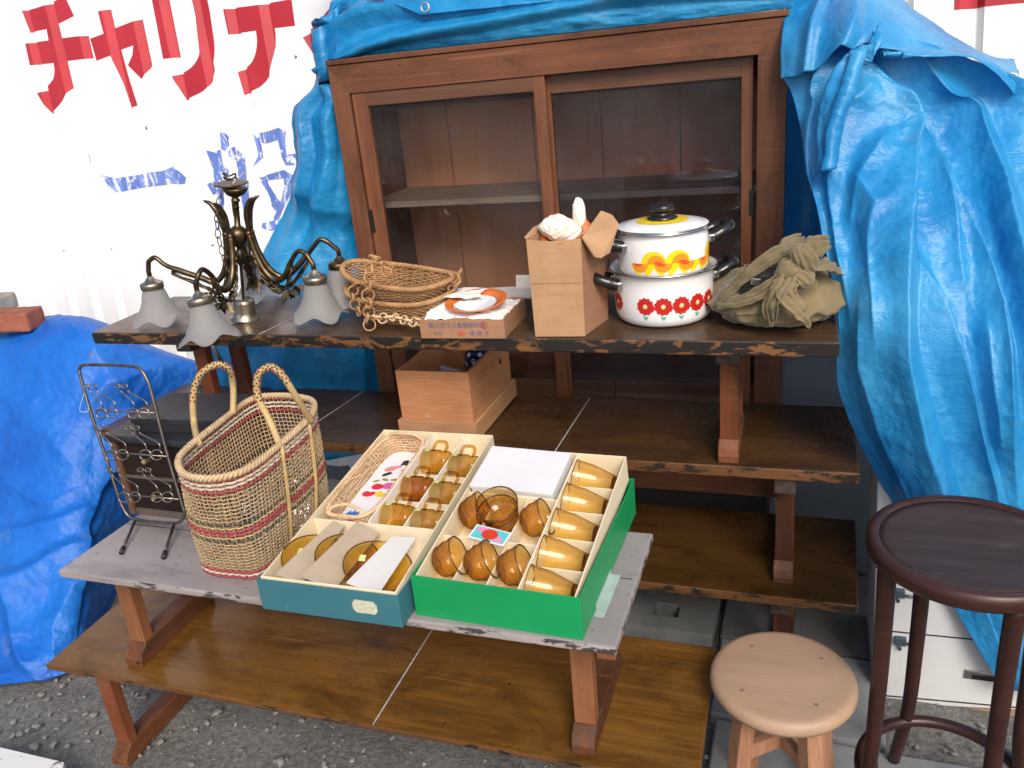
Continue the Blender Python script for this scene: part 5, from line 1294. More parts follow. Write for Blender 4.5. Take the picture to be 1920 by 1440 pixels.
# ------------------------------------------------------------------ woven shopping basket
M_straw = wick('straw', (0.44, 0.31, 0.165), (0.64, 0.48, 0.29), 240)
M_strawr = wick('crimson_straw', (0.28, 0.035, 0.05), (0.40, 0.07, 0.08), 240); M_strawk = wick('dark_straw', (0.03, 0.04, 0.03), (0.07, 0.08, 0.05), 240); M_straww = wick('white_straw', (0.50, 0.40, 0.30), (0.68, 0.58, 0.46), 240)
M_strawy = wick('yellow_straw', (0.46, 0.315, 0.13), (0.62, 0.45, 0.22), 240)
tk = thing('tote_basket', 'tall open weave straw basket with red bands and two handles', 'basket', (-.27, -.47, ZB))
zr = .932
rimc = [onz(335, 866, zr), onz(348, 893, zr), onz(402, 900, zr), onz(468, 880, zr), onz(534, 828, zr), onz(582, 783, zr), onz(589, 758, zr), onz(568, 748, zr), onz(518, 744, zr), onz(470, 752, zr), onz(405, 800, zr), onz(355, 840, zr)]
basec = [ont('B', 386, 1066), ont('B', 398, 1078), ont('B', 440, 1084), ont('B', 490, 1082), Vector((-.212, -.51, ZB)), Vector((-.208, -.42, ZB)), Vector((-.213, -.375, ZB)), Vector((-.235, -.358, ZB)), Vector((-.305, -.360, ZB)), Vector((-.33, -.39, ZB)), Vector((-.350, -.47, ZB)), Vector((-.360, -.55, ZB))]
for q in basec: q.z = ZB + .003
NA = 100
RC, BC = ccurve(rimc, NA), ccurve(basec, NA)
# even out spacing by arc length
def even(L, n):
    d = [0]
    for a, b_ in zip(L, L[1:] + L[:1]): d.append(d[-1] + (b_ - a).length)
    o = []; j = 0
    for k in range(n):
        s_ = d[-1] * k / n
        while d[j + 1] < s_: j += 1
        o.append(L[j % len(L)].lerp(L[(j + 1) % len(L)], (s_ - d[j]) / max(1e-9, d[j + 1] - d[j])))
    return o
RC, BC = even(RC, NA), even(BC, NA)
cen = sum(RC, Vector()) / NA
def TP(v, i):
    i %= NA
    P = BC[i].lerp(RC[i], v); bulge = .006 * sin(pi * v)
    o_ = Vector((P.x - cen.x, P.y - cen.y, 0)).normalized(); return P + o_ * bulge, o_
bm = B()
for i in range(NA):
    pts = []
    for j in range(37):
        P, o_ = TP(j / 36, i); pts.append(P + o_ * .0011 * (1 if (i + j) % 2 else -1) + Vector((noise.noise(P * 50), noise.noise(P * 50 + Vector((3, 0, 0))), 0)) * .0007)
    tube(bm, pts, .00108, 5)
obj('upright_strands', bm, M_straw, tk, world=True)
bands = {}; prev = None; run = 0
NV = 30
for j in range(NV):
    v = j / (NV - 1) * .985
    f = j / (NV - 1)
    key = {0: M_strawr, 1: M_straww, 2: M_strawr, 12: M_strawk, 13: M_strawy, 14: M_strawr, 15: M_strawr, 16: M_strawy, 17: M_strawk, NV - 4: M_strawr, NV - 3: M_straww, NV - 2: M_straww, NV - 1: M_strawr}.get(j, M_straw)
    if key is M_straw: bands.setdefault('cross', (key, []))[1].append(v)
    else:
        if prev is not key: run += 1
        bands.setdefault(run, (key, []))[1].append(v)
    prev = key
for nm, (m, vs) in bands.items():
    bm = B()
    for v in vs:
        pts = []
        for i in range(NA * 2):
            a, b_ = TP(v, i // 2)
            if i % 2: q, _ = TP(v, i // 2 + 1); a = (a + q) / 2
            pts.append(a + b_ * .0014 * (1 if (i // 2) % 2 else -1) + Vector((0, 0, .0008 * noise.noise(a * 60))))
        tube(bm, pts, .00112 if m is M_straw else (.0015 if m in (M_strawk, M_strawy) else .0028), 5, closed=True)
    obj('woven_band' if m is not M_straw else 'cross_strands', bm, m, tk, world=True)
bm = B()
for ph in (0, pi):
    tube(bm, [TP(1, i // 4)[0].lerp(TP(1, i // 4 + 1)[0], (i % 4) / 4) + TP(1, i // 4)[1] * .004 * cos(i * .9 + ph) + Vector((0, 0, .004 * sin(i * .9 + ph) + .003)) for i in range(NA * 4)], .0038, 6, closed=True)
obj('braided_rim', bm, M_straw, tk, world=True)
bm = B(); vs = [bm.verts.new(p + Vector((0, 0, .001))) for p in BC]; bm.faces.new(vs); obj('base', bm, M_straw, tk, world=True)
def handle(px, mat2):
    P_ = curve([p if isinstance(p, Vector) else p for p in px], 90)
    bm = B(); tube(bm, P_, [.0062 + .0008 * (k % 2) for k in range(90)], 10); h = obj('handle', bm, M_strawy, tk, world=True, smooth=False)
    bm = B()
    for k in range(24, 70, 2):                          # coloured wrapping on the crown
        d = (P_[k + 1] - P_[k]).normalized(); o1 = d.orthogonal().normalized(); o2 = d.cross(o1)
        for q in range(0, 10, 2):
            a = 2 * pi * (q + (k // 2) % 2) / 10
            c_ = P_[k] + (o1 * cos(a) + o2 * sin(a)) * .0068
            box(bm, c_, (.0032, .0032, .0032), (d.to_track_quat('Z', 'Y')).to_matrix(), mi=(k // 2 + q // 2) % 3 == 0 and 1 or 0)
    obj('wrapping', bm, [M_straww if mat2 else M_strawk, M_strawr], h, world=True)
yl, yr_ = -.50, -.56
handle([onz(372, 830, zr), ony(364, 795, -.50), ony(362, 745, -.485), ony(374, 705, -.475), ony(404, 684, -.46), ony(429, 692, -.44), ony(437, 725, -.42), onz(437, 776, zr)], False)
handle([onz(525, 836, zr), ony(506, 790, -.545), ony(484, 745, -.545), ony(484, 705, -.54), ony(505, 688, -.53), ony(528, 702, -.52), ony(556, 745, -.50), onz(584, 790, zr)], False)
for i0 in (525, 584):
    P0 = onz(i0, 836 if i0 == 525 else 790, zr); k = min(range(NA), key=lambda i: (RC[i] - P0).length)
    bm = B(); tube(bm, [TP(v, k)[0] + TP(v, k)[1] * .004 for v in (1.0, .9, .7, .5, .3, .12, .04)], .0042, 8); obj('strap', bm, M_strawy, tk, world=True, smooth=True)
# crumpled clear plastic inside
M_plas = pane('clear_plastic', (.93, .93, .95), 1.35)
pl = thing('plastic_bag', 'crumpled clear plastic lying inside the straw basket', 'plastic bag', (-.28, -.46, ZB + .01))
bm = B(); lump(bm, Vector((-.275, -.47, ZB + .075)), .050, .085, .068, .45, 1.7, 5); o = obj('bag_film', bm, M_plas, pl, world=True); smooth_angle(o, 25)

# ------------------------------------------------------------------ boxed glass sets
M_cream = plain('cream_card', (0.74, 0.63, 0.44), .7, var=.05, vs=10)
M_creamd = plain('cream_card_divider', (0.78, 0.68, 0.50), .7, var=.05, vs=10)
M_ivory = plain('ivory_card', (0.76, 0.70, 0.60), .7, var=.05, vs=10)
M_white = plain('white_card', (0.66, 0.67, 0.69), .6, var=.03, vs=6)
M_ivoryw = plain('off_white_card', (0.56, 0.56, 0.55), .7, var=.05, vs=10); M_tan = plain('tan_card', (0.40, 0.32, 0.235), .8, var=.08, vs=20)
M_amber = thin_glass('amber_glass', (.83, .68, .33), (.38, .22, .05)); M_amberm = thin_glass('dark_amber_glass', (.74, .53, .24), (.24, .10, .02)); M_ambers = thin_glass('smoky_amber_glass', (.79, .67, .39), (.38, .25, .08))
M_tumb = thin_glass('honey_glass', (.93, .845, .60), (.52, .33, .11)); M_amberd = thin_glass('cut_amber_glass', (.83, .66, .35), (.22, .09, .015))
M_base = glassy('brown_glass_base', (0.62, 0.40, 0.22), .02, .2); M_sauc = thin_glass('saucer_glass', (.95, .82, .38), (.6, .4, .08)); M_rimd = plain('amber_rim', (0.10, 0.045, 0.01), .15); M_tag = plain('price_tag', (0.60, 0.64, 0.26), .6, var=.05)
M_tape = plain('clear_tape', (.34, .44, .40), .3)
def scuffed(name, c, worn, rough):
    t = NT(name); b = t.bsdf(rough, 0, .4)
    k = t.ramp(t.noise(4, 5, .6), ((.3, tuple(x * .86 for x in c)), (.7, tuple(x * 1.1 for x in c))))
    k = t.mix(t.ramp(t.noise(30, 6, .75), ((.66, (0, 0, 0)), (.72, (.55,) * 3))), k, worn)
    k = t.mix(t.ramp(t.noise(90, 2, .5, stretch=(.04, 1, .3)), ((.70, (0, 0, 0)), (.75, (.35,) * 3))), k, worn)
    t.l(k, b.inputs['Base Color']); t.bump(t.noise(12, 5, .6), b, .12, .006); return t.done(b)
M_teal = scuffed('teal_card', (0.035, 0.145, 0.18), (.22, .36, .38), .6); M_green = scuffed('green_card', (0.006, 0.27, 0.085), (.10, .38, .20), .42)
def tray_box(root, W_, L_, H_, th, m, names=('wall', 'base')):
    for nm, x0, x1, y0, y1 in ((names[0], 0, W_, 0, th), (names[0], 0, W_, L_ - th, L_), (names[0], 0, th, th, L_ - th), (names[0], W_ - th, W_, th, L_ - th)):
        bm = B(); box(bm, ((x0 + x1) / 2, (y0 + y1) / 2, H_ / 2), (x1 - x0 - (.0004 if x1 - x0 < .01 else 0), y1 - y0 - (.0004 if y1 - y0 > .02 and x1 - x0 < .01 else 0), H_ - (.0006 if x1 - x0 < .01 else 0)), bev=.0008); obj(nm, bm, m, root)
    bm = B(); box(bm, (W_ / 2, L_ / 2, .0012), (W_ - 2 * th - .0006, L_ - 2 * th - .0006, .0016)); obj(names[1], bm, m, root)
def put(name, label, cat, tray, loc, rot=(0, 0, 0), group=None):
    """a thing placed by its position in a tray's own space"""
    M_ = mw(tray) @ Matrix.Translation(loc) @ Euler(rot).to_matrix().to_4x4()
    return thing(name, label, cat, M_.translation, rot=M_.to_euler(), group=group)
# teal lid and its cream tray
tlid = thing('gift_box_lid', 'teal cardboard lid under the cream tray of amber mugs', 'box lid', (-.163, -.706, ZB), rz=radians(.6))
LW, LL, LH = .290, .520, .066
tray_box(tlid, LW, LL, LH, .0028, M_teal)
M_label = plain('old_label', (0.50, 0.50, 0.38), .6, var=.2, vs=160)
bm = B(); prism(bm, [(.196 + x, -.0002, .034 + z) for x, z in ((0, .006), (.006, .014), (.042, .014), (.049, .006), (.049, -.006), (.043, -.013), (.007, -.013), (0, -.006))], (0, -.0006, 0)); obj('sticker', bm, M_label, tlid)
t1 = thing('gift_tray', 'cream compartment tray of amber mugs and saucers tilted in the teal lid', 'gift tray', Vector((-.1565, -.6955, ZB + .0125)), rot=Euler((radians(5.9), 0, radians(.6))))
TW, TL, TH = .277, .534, .057
tray_box(t1, TW, TL, TH, .003, M_cream)
def div(tray, x0, x1, y0, y1, h, m=M_creamd, z0=.0025):
    bm = B(); box(bm, ((x0 + x1) / 2, (y0 + y1) / 2, z0 + h / 2), (x1 - x0, y1 - y0, h)); obj('divider', bm, m, tray)
div(t1, .0035, TW - .0035, .188, .191, .047); div(t1, .128, .131, .1915, TL - .0035, .052, M_ivory); div(t1, .203, .206, .1915, TL - .0035, .046, M_ivory)
for yy in (.292, .392): 
    div(t1, .1315, .2025, yy, yy + .0025, .030, M_ivory); div(t1, .2065, TW - .0035, yy, yy + .0025, .030, M_ivory)
# saucers shingled across the front compartment with card between them
SA = radians(21)
def shingle(x0, dz):                                   # plane falling from its left edge to the right
    return Vector((x0, 0, .058 + dz)), Vector((cos(SA), 0, -sin(SA))), Vector((sin(SA), 0, cos(SA)))
for x0, lab, r in ((.008, 'leftmost amber glass saucer half under tan card in the cream tray', .064), (.072, 'middle amber glass saucer between two tan cards in the cream tray', .060), (.140, 'rightmost amber glass saucer beside the white card in the cream tray', .064)):
    o0, ex, ez = shingle(x0, 0)
    c_ = o0 + ex * r + Vector((0, .078 if r > .06 else .092, 0))
    s_ = put('saucer', lab, 'saucer', t1, c_, rot=(0, SA, 0), group='amber glass saucers')
    bm = B(); lathe(bm, [(.0, .0), (r * .5, .0), (r * .55, .002), (r * .98, .007), (r, .0085), (r * .97, .0092), (r * .55, .0045), (r * .5, .003), (.0, .003)], 60); obj('glass_disc', bm, M_sauc, s_)
    bm = B(); tube(bm, [(r * cos(a), r * sin(a), .0085) for a in [2 * pi * q / 60 for q in range(60)]], .0014, 6, closed=True); obj('rim', bm, M_rimd, s_, smooth=True)
    bm = B(); box(bm, (-r * .55, .006, .0056), (.012, .016, .0008), Euler((0, -.12, .3)).to_matrix()); obj('price_tag', bm, M_tag, s_)
for x0, q4, m, lab in ((.036, ((.020, .004), (.074, .008), (.070, .182), (.044, .183)), M_tan, 'left tan separator card lying over the first saucer'), (.098, ((.012, .004), (.080, .006), (.088, .178), (.036, .183)), M_tan, 'wider tan separator card lying over the middle saucer'),
                        (.186, ((.018, .004), (.080, .006), (.082, .172), (.040, .150)), M_ivoryw, 'white separator card lying right of the last saucer')):
    o0, ex, ez = shingle(x0 - .028, .0)
    cdv = put('separator_card', lab, 'card', t1, o0 + ez * .0115, rot=(0, SA, 0))
    bm = B(); prism(bm, [(a_, b_, 0) for a_, b_ in q4], (0, 0, .0012)); obj('card_sheet', bm, m, cdv)
# mugs on their sides
def mug_thing(label, loc, rz, mat=M_amber):
    m_ = put('glass_mug', label, 'mug', t1, loc, rot=(0, pi / 2, rz), group='amber glass mugs in the cream tray')   # local z runs along the tray's x
    r = .028; h = .060
    bm = B(); lathe(bm, [(r, .0), (r * .985, .002), (r * .98, h * .62), (r * .86, h * .72), (r * .86, h * .76), (r * .93, h * .80), (r * .90, h * .97), (r * .8, h), (.0, h)], 40)
    obj('mug_body', bm, mat, m_, smooth=True)
    bm = B()
    tube(bm, curve([(-r * .9, .0, h * .30), (-r * 1.25, .006, h * .28), (-r * 1.62, .008, h * .36), (-r * 1.66, .008, h * .55), (-r * 1.62, .008, h * .72), (-r * 1.25, .006, h * .80), (-r * .88, .0, h * .78)], 30), .0036, 8)
    bm.transform(Matrix.Rotation(radians(-38), 4, 'Z'))
    obj('mug_handle', bm, M_amberd, m_, smooth=True)
    bm = B(); box(bm, (-r * .965, .006, h * .15), (.0012, .010, .011), Euler((0, 0, -.2)).to_matrix()); obj('price_tag', bm, M_tag, m_)
rows_ = [('back', .452), ('middle', .345), ('front', .245)]
for nm, yy in rows_:
    mug_thing(f'amber mug lying next to the wicker tray, {nm} one of its column', Vector((.137, yy, .0295)), rnd.uniform(-.06, .06), M_amber if nm != 'middle' else M_amberm)
    mug_thing(f'smoky amber mug along the right wall of the cream tray, {nm} one of its column', Vector((.2085, yy - .012, .0295)), rnd.uniform(-.05, .05), M_ambers)
# wicker tray with printed cloth
wt = put('wicker_tray', 'small pale wicker tray lined with fruit printed cloth in the cream tray', 'wicker tray', t1, Vector((.0655, .362, .004)))
def wring(v, a):
    e = .45
    x = (.046 + .0125 * v) * (abs(cos(a)) ** e) * (1 if cos(a) >= 0 else -1); y = (.150 + .008 * v) * (abs(sin(a)) ** e) * (1 if sin(a) >= 0 else -1)
    return Vector((x, y, .044 * v)), Vector((cos(a), sin(a), 0))
bm = B(); woven_wall(bm, wring, 8, 26, .0015, .0018, 5, .0006)
for k in range(68):
    a = 2 * pi * k / 68; tube(bm, [wring(v, a + .12 * v)[0] for v in (0, .5, 1)], .0014, 5)
obj('woven_side', bm, M_wickp, wt)
bm = B(); braid(bm, wring, 30, .0022, .0032); obj('braided_rim', bm, M_wickp, wt)
for s_ in (-1, 1):
    bm = B(); tube(bm, curve([(-.040, .150 * s_, .044), (-.030, .146 * s_, .058), (0, .141 * s_, .064), (.030, .146 * s_, .058), (.040, .150 * s_, .044)], 40), [.0032 + .0007 * (k % 2) for k in range(40)], 8); obj('handle', bm, M_wickp, wt, smooth=True)
M_cloth = plain('white_cotton', (0.74, 0.74, 0.77), .8, var=.03)
bm = B(); box(bm, (.004, 0, .005), (.100, .304, .002)); cl_ = obj('cloth_lining', bm, M_cloth, wt)
PR = {k: plain('print_' + k, c, .8, var=.03) for k, c in dict(red=(.62, .02, .04), pink=(.66, .10, .33), yellow=(.74, .56, .03), olive=(.25, .30, .04), blue=(.03, .17, .50), black=(.02, .02, .03), salmon=(.70, .25, .25), green=(.30, .48, .06)).items()}
def blob(x, y, rx, ry, rot=0.0, n=18, bite=0): 
    o = []
    for k in range(n):
        a = 2 * pi * k / n; r_ = 1 - bite * max(0, cos(a - 1.2)) ** 6
        px_, py_ = rx * cos(a) * r_, ry * sin(a) * r_; o.append((x + px_ * cos(rot) - py_ * sin(rot), y + px_ * sin(rot) + py_ * cos(rot)))
    return o
prints = {'red': [blob(-.012, .006, .014, .012, 0, 18, .1), blob(.033, .008, .014, .012), blob(-.020, -.022, .015, .012, .3, 18, .55), blob(.030, -.095, .012, .012), [(-.026, -.132), (.004, -.132), (.010, -.104), (.002, -.098), (-.012, -.106), (-.022, -.112)]],
          'pink': [blob(.012, .012, .014, .013), [(-.042, -.135), (-.026, -.135), (-.024, -.122), (-.040, -.120)], blob(.024, .075, .009, .008, 0, 10, .3)],
          'yellow': [blob(.008, -.020, .013, .012, 0, 18, .5), blob(.031, -.018, .013, .011, .4, 18, .5), [(-.038, -.118), (-.028, -.118), (-.028, -.106), (-.036, -.104)]],
          'olive': [blob(-.006, .034, .010, .0045, -.3), blob(.016, .036, .010, .0045, .2), blob(.036, .030, .011, .005, -.4), blob(.034, -.052, .012, .012, 0, 16, .4), blob(-.024, .026, .008, .004, .5)],
          'blue': [[(-.036, -.098), (-.030, -.086), (-.026, -.094), (-.020, -.084), (-.016, -.092), (-.008, -.084), (-.008, -.102), (-.030, -.106)]],
          'black': [[(.004, .112), (.012, .118), (.024, .112), (.020, .102), (.022, .092), (.012, .097), (.004, .090)], [(-.022, .055), (-.008, .066), (.000, .060), (-.010, .050), (-.020, .044)]],
          'salmon': [blob(-.012, .078, .016, .010, .6), blob(.004, .088, .007, .006)], 'green': [blob(.040, .098, .012, .005, 1.0), [(-.012, -.132), (.002, -.134), (.000, -.124), (-.012, -.120)]]}
for k, L in prints.items():
    for q_i, poly in enumerate(L):
        bm = B(); prism(bm, [(x, y, .0062 + .0002 * q_i) for x, y in poly], (0, 0, .0002)); obj('printed_motif', bm, PR[k], cl_)
# green lid and its cream tray
glid = thing('gift_box_lid', 'bright green cardboard lid under the tray of amber tumblers', 'box lid', (.135, -.664, ZB), rz=radians(-1.2))
tray_box(glid, .310, .418, .084, .0026, M_green)
bm = B(); box(bm, (.3106, .14, .006), (.0006, .11, .012)); box(bm, (.3200, .13, .0006), (.019, .13, .0006)); obj('tape', bm, M_tape, glid)
t2 = thing('gift_tray', 'cream compartment tray of amber tumblers and cut bowls tilted in the green lid', 'gift tray', Vector((.1395, -.648, ZB + .018)), rot=Euler((radians(9.3), 0, radians(-1.2))))
GW, GL, GH = .296, .400, .061
tray_box(t2, GW, GL, GH, .003, M_cream)
xd = .193
div(t2, xd, xd + .003, .0035, GL - .0035, .058); div(t2, .0035, xd - .0005, .254, .257, .048); div(t2, .0035, xd - .0005, .122, .125, .048)
for x in (.064, .128): div(t2, x, x + .0025, .0035, .1215, .044); div(t2, x, x + .0025, .1255, .2535, .044)
for k in range(1, 5): div(t2, xd + .0035, GW - .0035, .078 * k, .078 * k + .0025, .040)
wb_ = put('white_box', 'closed white cardboard box in the back of the green gift set', 'box', t2, Vector((.008, .262, .022)), rot=(.05, 0, -.03))
lbox(wb_, 'box_body', 0, .172, 0, .126, 0, .036, M_white); lbox(wb_, 'lid', -.002, .174, -.002, .128, .0362, .045, M_white)
names5 = ['first', 'second', 'third', 'fourth', 'fifth']
for k in range(5):
    g_ = put('tumbler', f'amber tumbler on its side in the right column, {names5[4 - k]} from the back', 'tumbler', t2, Vector((xd + .0045, .078 * k + .0405, .0375)), rot=(0, pi / 2 + .17, rnd.uniform(-.05, .05)), group='amber tumblers in the green set')
    R1_, R2b, h = .0345, .0165, .093
    n = 40
    bm = B(); 
    def fac(r, z, a, R1_=R1_, h=h):
        f = max(0, (z - .035) / .05); return r * (1 - .13 * min(1, f) * abs(cos(4 * a))), z
    lathe(bm, [(R1_, .0), (R1_ * .985, .001), (R1_ - .004, .036), (R2b, h), (.0, h + .0004)], n, None, rfun=fac); obj('tumbler_body', bm, M_tumb, g_, smooth=True)
    bm = B(); tube(bm, [(R1_ * cos(a), R1_ * sin(a), 0) for a in [2 * pi * q / 40 for q in range(40)]], .0009, 6, closed=True); obj('rim', bm, M_amberm, g_, smooth=True)
    bm = B(); lathe(bm, [(R2b + .0008, h - .016), (R2b + .0002, h - .0002), (.0, h + .0009), (.0, h - .0095), (R2b - .003, h - .0115), (R2b - .001, h - .0155)], 10, close=True); obj('base', bm, M_base, g_)
def cut_bowl(label, loc, rot, tray=t2, group='cut amber bowls in the green set', r=.036, h=.048):
    b_ = put('cut_glass_bowl', label, 'bowl', tray, loc, rot, group)
    bm = B(); n = 16; nr = 5; rings = []
    bm2 = bm
    zr_ = lambda j: .005 + (h * .80 - .005) * j / nr
    ro = lambda z: r * (.60 + .39 * (z / h) ** .6)
    for j in range(nr + 1):                              # outside: diamond cut facets
        z = zr_(j); o = .5 * (j % 2)
        k = (1.075 if j % 2 else 1.02) if 0 < j < nr else 1.0
        rings.append([bm.verts.new((ro(z) * k * cos(2 * pi * (q + o) / n), ro(z) * k * sin(2 * pi * (q + o) / n), z)) for q in range(n)])
    for j in range(nr):
        A, C_ = rings[j], rings[j + 1]; sh = j % 2
        for q in range(n):
            q1 = (q + 1) % n
            if sh == 0: bm.faces.new((A[q], A[q1], C_[q])); bm.faces.new((A[q1], C_[q1], C_[q]))
            else: bm.faces.new((A[q], A[q1], C_[q1])); bm.faces.new((A[q], C_[q1], C_[q]))
    N2 = n
    def ring_(rr, z, o=0.0): return [bm.verts.new((rr * cos(2 * pi * (q + o) / N2), rr * sin(2 * pi * (q + o) / N2), z)) for q in range(N2)]
    rest = [ring_(r * .995, h * .86), ring_(r, h), ring_(r * .975, h + .0012), ring_(r * .94, h)]
    th = .0030
    for q in range(0): z = h * (1 - (q + 1) / 6.6); rest.append(ring_(max(.004, ro(max(.005, z)) - th) * (1 - .10 * (q == 5)), max(.008, z)))
    cur = rings[-1]
    for R_n in rest:
        for q in range(n):
            f = bm.faces.new((cur[q], cur[(q + 1) % n], R_n[(q + 1) % n], R_n[q])); f.smooth = True
        cur = R_n
    foot = ring_(r * .52, .0); 
    for q in range(n): bm.faces.new((foot[q], foot[(q + 1) % n], rings[0][(q + 1) % n], rings[0][q]))
    bm.faces.new(foot[::-1])
    obj('bowl_body', bm, M_amberd, b_)
    bm = B(); tube(bm, [(r * .99 * cos(a), r * .99 * sin(a), h) for a in [2 * pi * q / 40 for q in range(40)]], .0013, 6, closed=True); obj('rim', bm, M_rimd, b_, smooth=True)
    return b_
lay = [('at the front left corner', .033, .060), ('in the front row under the flower card', .096, .060), ('at the front against the tumbler column', .160, .060), ('left of the upright bowls', .033, .190), ('right of the upright bowls', .160, .190)]
for lab, x, y in lay:
    cut_bowl(f'cut amber bowl lying on its side {lab}', Vector((x - .024 + .004, y, .038)), (0, pi / 2 - .35 + 0, radians(rnd.uniform(12, 24))))
for k, lab in ((0, 'lower one of two'), (1, 'upper one of two')):
    b_ = cut_bowl(f'upright cut amber bowl in the middle cell, {lab}', Vector((.096, .192, .030 + .020 * k)), (.25, -.05, .2 * k), r=.041, h=.042)
fcard = put('flower_card', 'small card with a red flower on turquoise lying across the front cells', 'card', t2, Vector((.062, .112, .064)), rot=(.06, .02, -.16))
bm = B(); box(bm, (.036, .016, .0005), (.076, .036, .0006)); obj('card_sheet', bm, M_white, fcard)
M_tq = plain('print_turquoise', (.10, .50, .52), .5); M_pk = plain('print_rose', (.66, .22, .42), .5); M_rd = plain('print_scarlet', (.55, .035, .012), .5)
bm = B(); prism(bm, [(x, y, .0010) for x, y in ((.002, .002), (.070, .002), (.070, .031), (.002, .031))], (0, 0, .0002)); obj('printed_ground', bm, M_tq, fcard)
bm = B()
q0 = [(.004, .022), (.014, .030), (.024, .031), (.030, .022), (.020, .016), (.012, .018)], [(.046, .004), (.062, .003), (.066, .012), (.056, .016), (.048, .012)]
for L in q0[:1]: prism(bm, [(x, y, .0014) for x, y in L], (0, 0, .0002))
obj('printed_petals', bm, M_pk, fcard)
bm = B(); prism(bm, [(x, y, .0014) for x, y in q0[1]], (0, 0, .0002)); obj('printed_petals', bm, M_pk, fcard)
bm = B(); prism(bm, [(.036 + (.0155 + .002 * (q % 2)) * cos(2 * pi * q / 22), .0165 + (.0120 + .0015 * (q % 2)) * sin(2 * pi * q / 22), .0019) for q in range(22)], (0, 0, .0002)); obj('printed_flower', bm, M_rd, fcard)
# ------------------------------------------------------------------ stools
t = NT('bleached_wood'); b = t.bsdf(.5, 0, .4)
c = t.ramp(t.noise(10, 5, .6, stretch=(.10, 1, 1), dist=.5), ((.3, (.345, .222, .142)), (.7, (.42, .28, .185))))
c = t.mix(t.ramp(t.noise(6, 6, .7, dist=.6), ((.50, (0, 0, 0)), (.72, (.55,) * 3))), c, (.25, .185, .14))
c = t.mix(t.ramp(t.noise(130, 3, .6, stretch=(.05, 1, 1)), ((.55, (0, 0, 0)), (.75, (.35,) * 3))), c, (.22, .135, .085))
t.l(c, b.inputs['Base Color']); t.bump(t.noise(90, 3, stretch=(.06, 1, 1)), b, .08, .001); M_pale = t.done(b)
M_palel = wood('pale_leg_wood', (0.28, 0.135, 0.072), (0.40, 0.215, 0.125), .55, 'z', 30, bump=.08)
M_dot = plain('screw_plug', (0.20, 0.15, 0.13), .5)
SC = Vector((.757, -.380, 0)); zs = .405
st = thing('stool', 'pale round wooden stool with four splayed square legs', 'stool', SC)
bm = B(); r = .139
lathe(bm, [(.0, zs - .036), (r * .86, zs - .036), (r * .96, zs - .031), (r, zs - .020), (r * .99, zs - .009), (r * .95, zs - .002), (r * .88, zs), (.0, zs + .0005)], 72); obj('seat', bm, M_pale, st)
for q in range(4):
    a = radians(38 + 90 * q + 3); bm = B(); tube(bm, [(.095 * cos(a), .095 * sin(a), zs + .0003), (.095 * cos(a), .095 * sin(a), zs + .0009)], .0042, 12); obj('plug', bm, M_dot, st)
for q in range(4):
    a = radians(38 + 90 * q); t_, b_ = .082, .118; hw = .017
    bm = B(); ct_ = Vector((t_ * cos(a), t_ * sin(a), zs - .036)); cb_ = Vector((b_ * cos(a), b_ * sin(a), .020))
    u = Vector((cos(a), sin(a), 0)) * hw; v = Vector((-sin(a), cos(a), 0)) * hw
    hexa(bm, [cb_ - u - v, cb_ + u - v, cb_ + u + v, cb_ - u + v, ct_ - u - v, ct_ + u - v, ct_ + u + v, ct_ - u + v]); bmesh.ops.bevel(bm, geom=bm.edges[:], offset=.002, segments=1, affect='EDGES'); obj('leg', bm, M_palel, st)
for q in range(2):
    a = radians(38 + 90 * q); zc = .245; R__ = .088
    bm = B(); box(bm, (0, 0, zc + .0025 * q), (2 * R__, .017, .034 - .004 * q), Matrix.Rotation(a, 3, 'Z'), bev=.0015); obj('cross_bar', bm, M_palel, st)
M_mah = wood('dark_mahogany', (0.024, 0.009, 0.007), (0.052, 0.019, 0.014), .34, 'x', 20, bump=.05)
t = NT('worn_seat_veneer'); b = t.bsdf(.45, 0, .25)
c = t.ramp(t.noise(30, 5, .6, stretch=(.12, 1, 1)), ((.3, (.026, .015, .013)), (.7, (.056, .037, .032))))
c = t.mix(t.ramp(t.noise(14, 5, .7, stretch=(.25, 1, 1)), ((.58, (0, 0, 0)), (.75, (.5,) * 3))), c, (.15, .12, .085)); t.l(c, b.inputs['Base Color']); M_seat = t.done(b)
DC = Vector((1.062, -.335, 0)); zd = .715
ds = thing('stool', 'tall dark bentwood stool with a round seat at the right edge', 'stool', DC, rz=radians(0))
R0 = .168
bm = B(); lathe(bm, [(R0 * .86, zd - .034), (R0 * .97, zd - .034), (R0, zd - .027), (R0 * 1.005, zd - .012), (R0 * .985, zd - .003), (R0 * .95, zd + .0005), (R0 * .90, zd - .001), (R0 * .875, zd - .004), (R0 * .86, zd - .006)], 80, close=True); obj('seat_ring', bm, M_mah, ds)
bm = B(); lathe(bm, [(.0, zd - .020), (R0 * .872, zd - .020), (R0 * .872, zd - .0045), (R0 * .80, zd - .0065), (.0, zd - .0075)], 64); obj('seat', bm, M_seat, ds)
for q in range(4):
    a = radians(20 + 90 * q); t_ = .143; bo = .19
    L = curve([(t_ * cos(a), t_ * sin(a), zd - .030), (.141 * cos(a), .141 * sin(a), zd - .16), (.142 * cos(a), .142 * sin(a), .38), (.150 * cos(a), .150 * sin(a), .20), (bo * cos(a), bo * sin(a), .021)], 30)
    bm = B(); tube(bm, L, [.0165 - .0035 * k / 29 for k in range(30)], 14); obj('leg', bm, M_mah, ds, smooth=True)
bm = B(); tube(bm, [(.150 * cos(a), .150 * sin(a), .17) for a in [2 * pi * k / 60 for k in range(60)]], .0125, 10, closed=True); obj('stretcher_ring', bm, M_mah, ds, smooth=True)
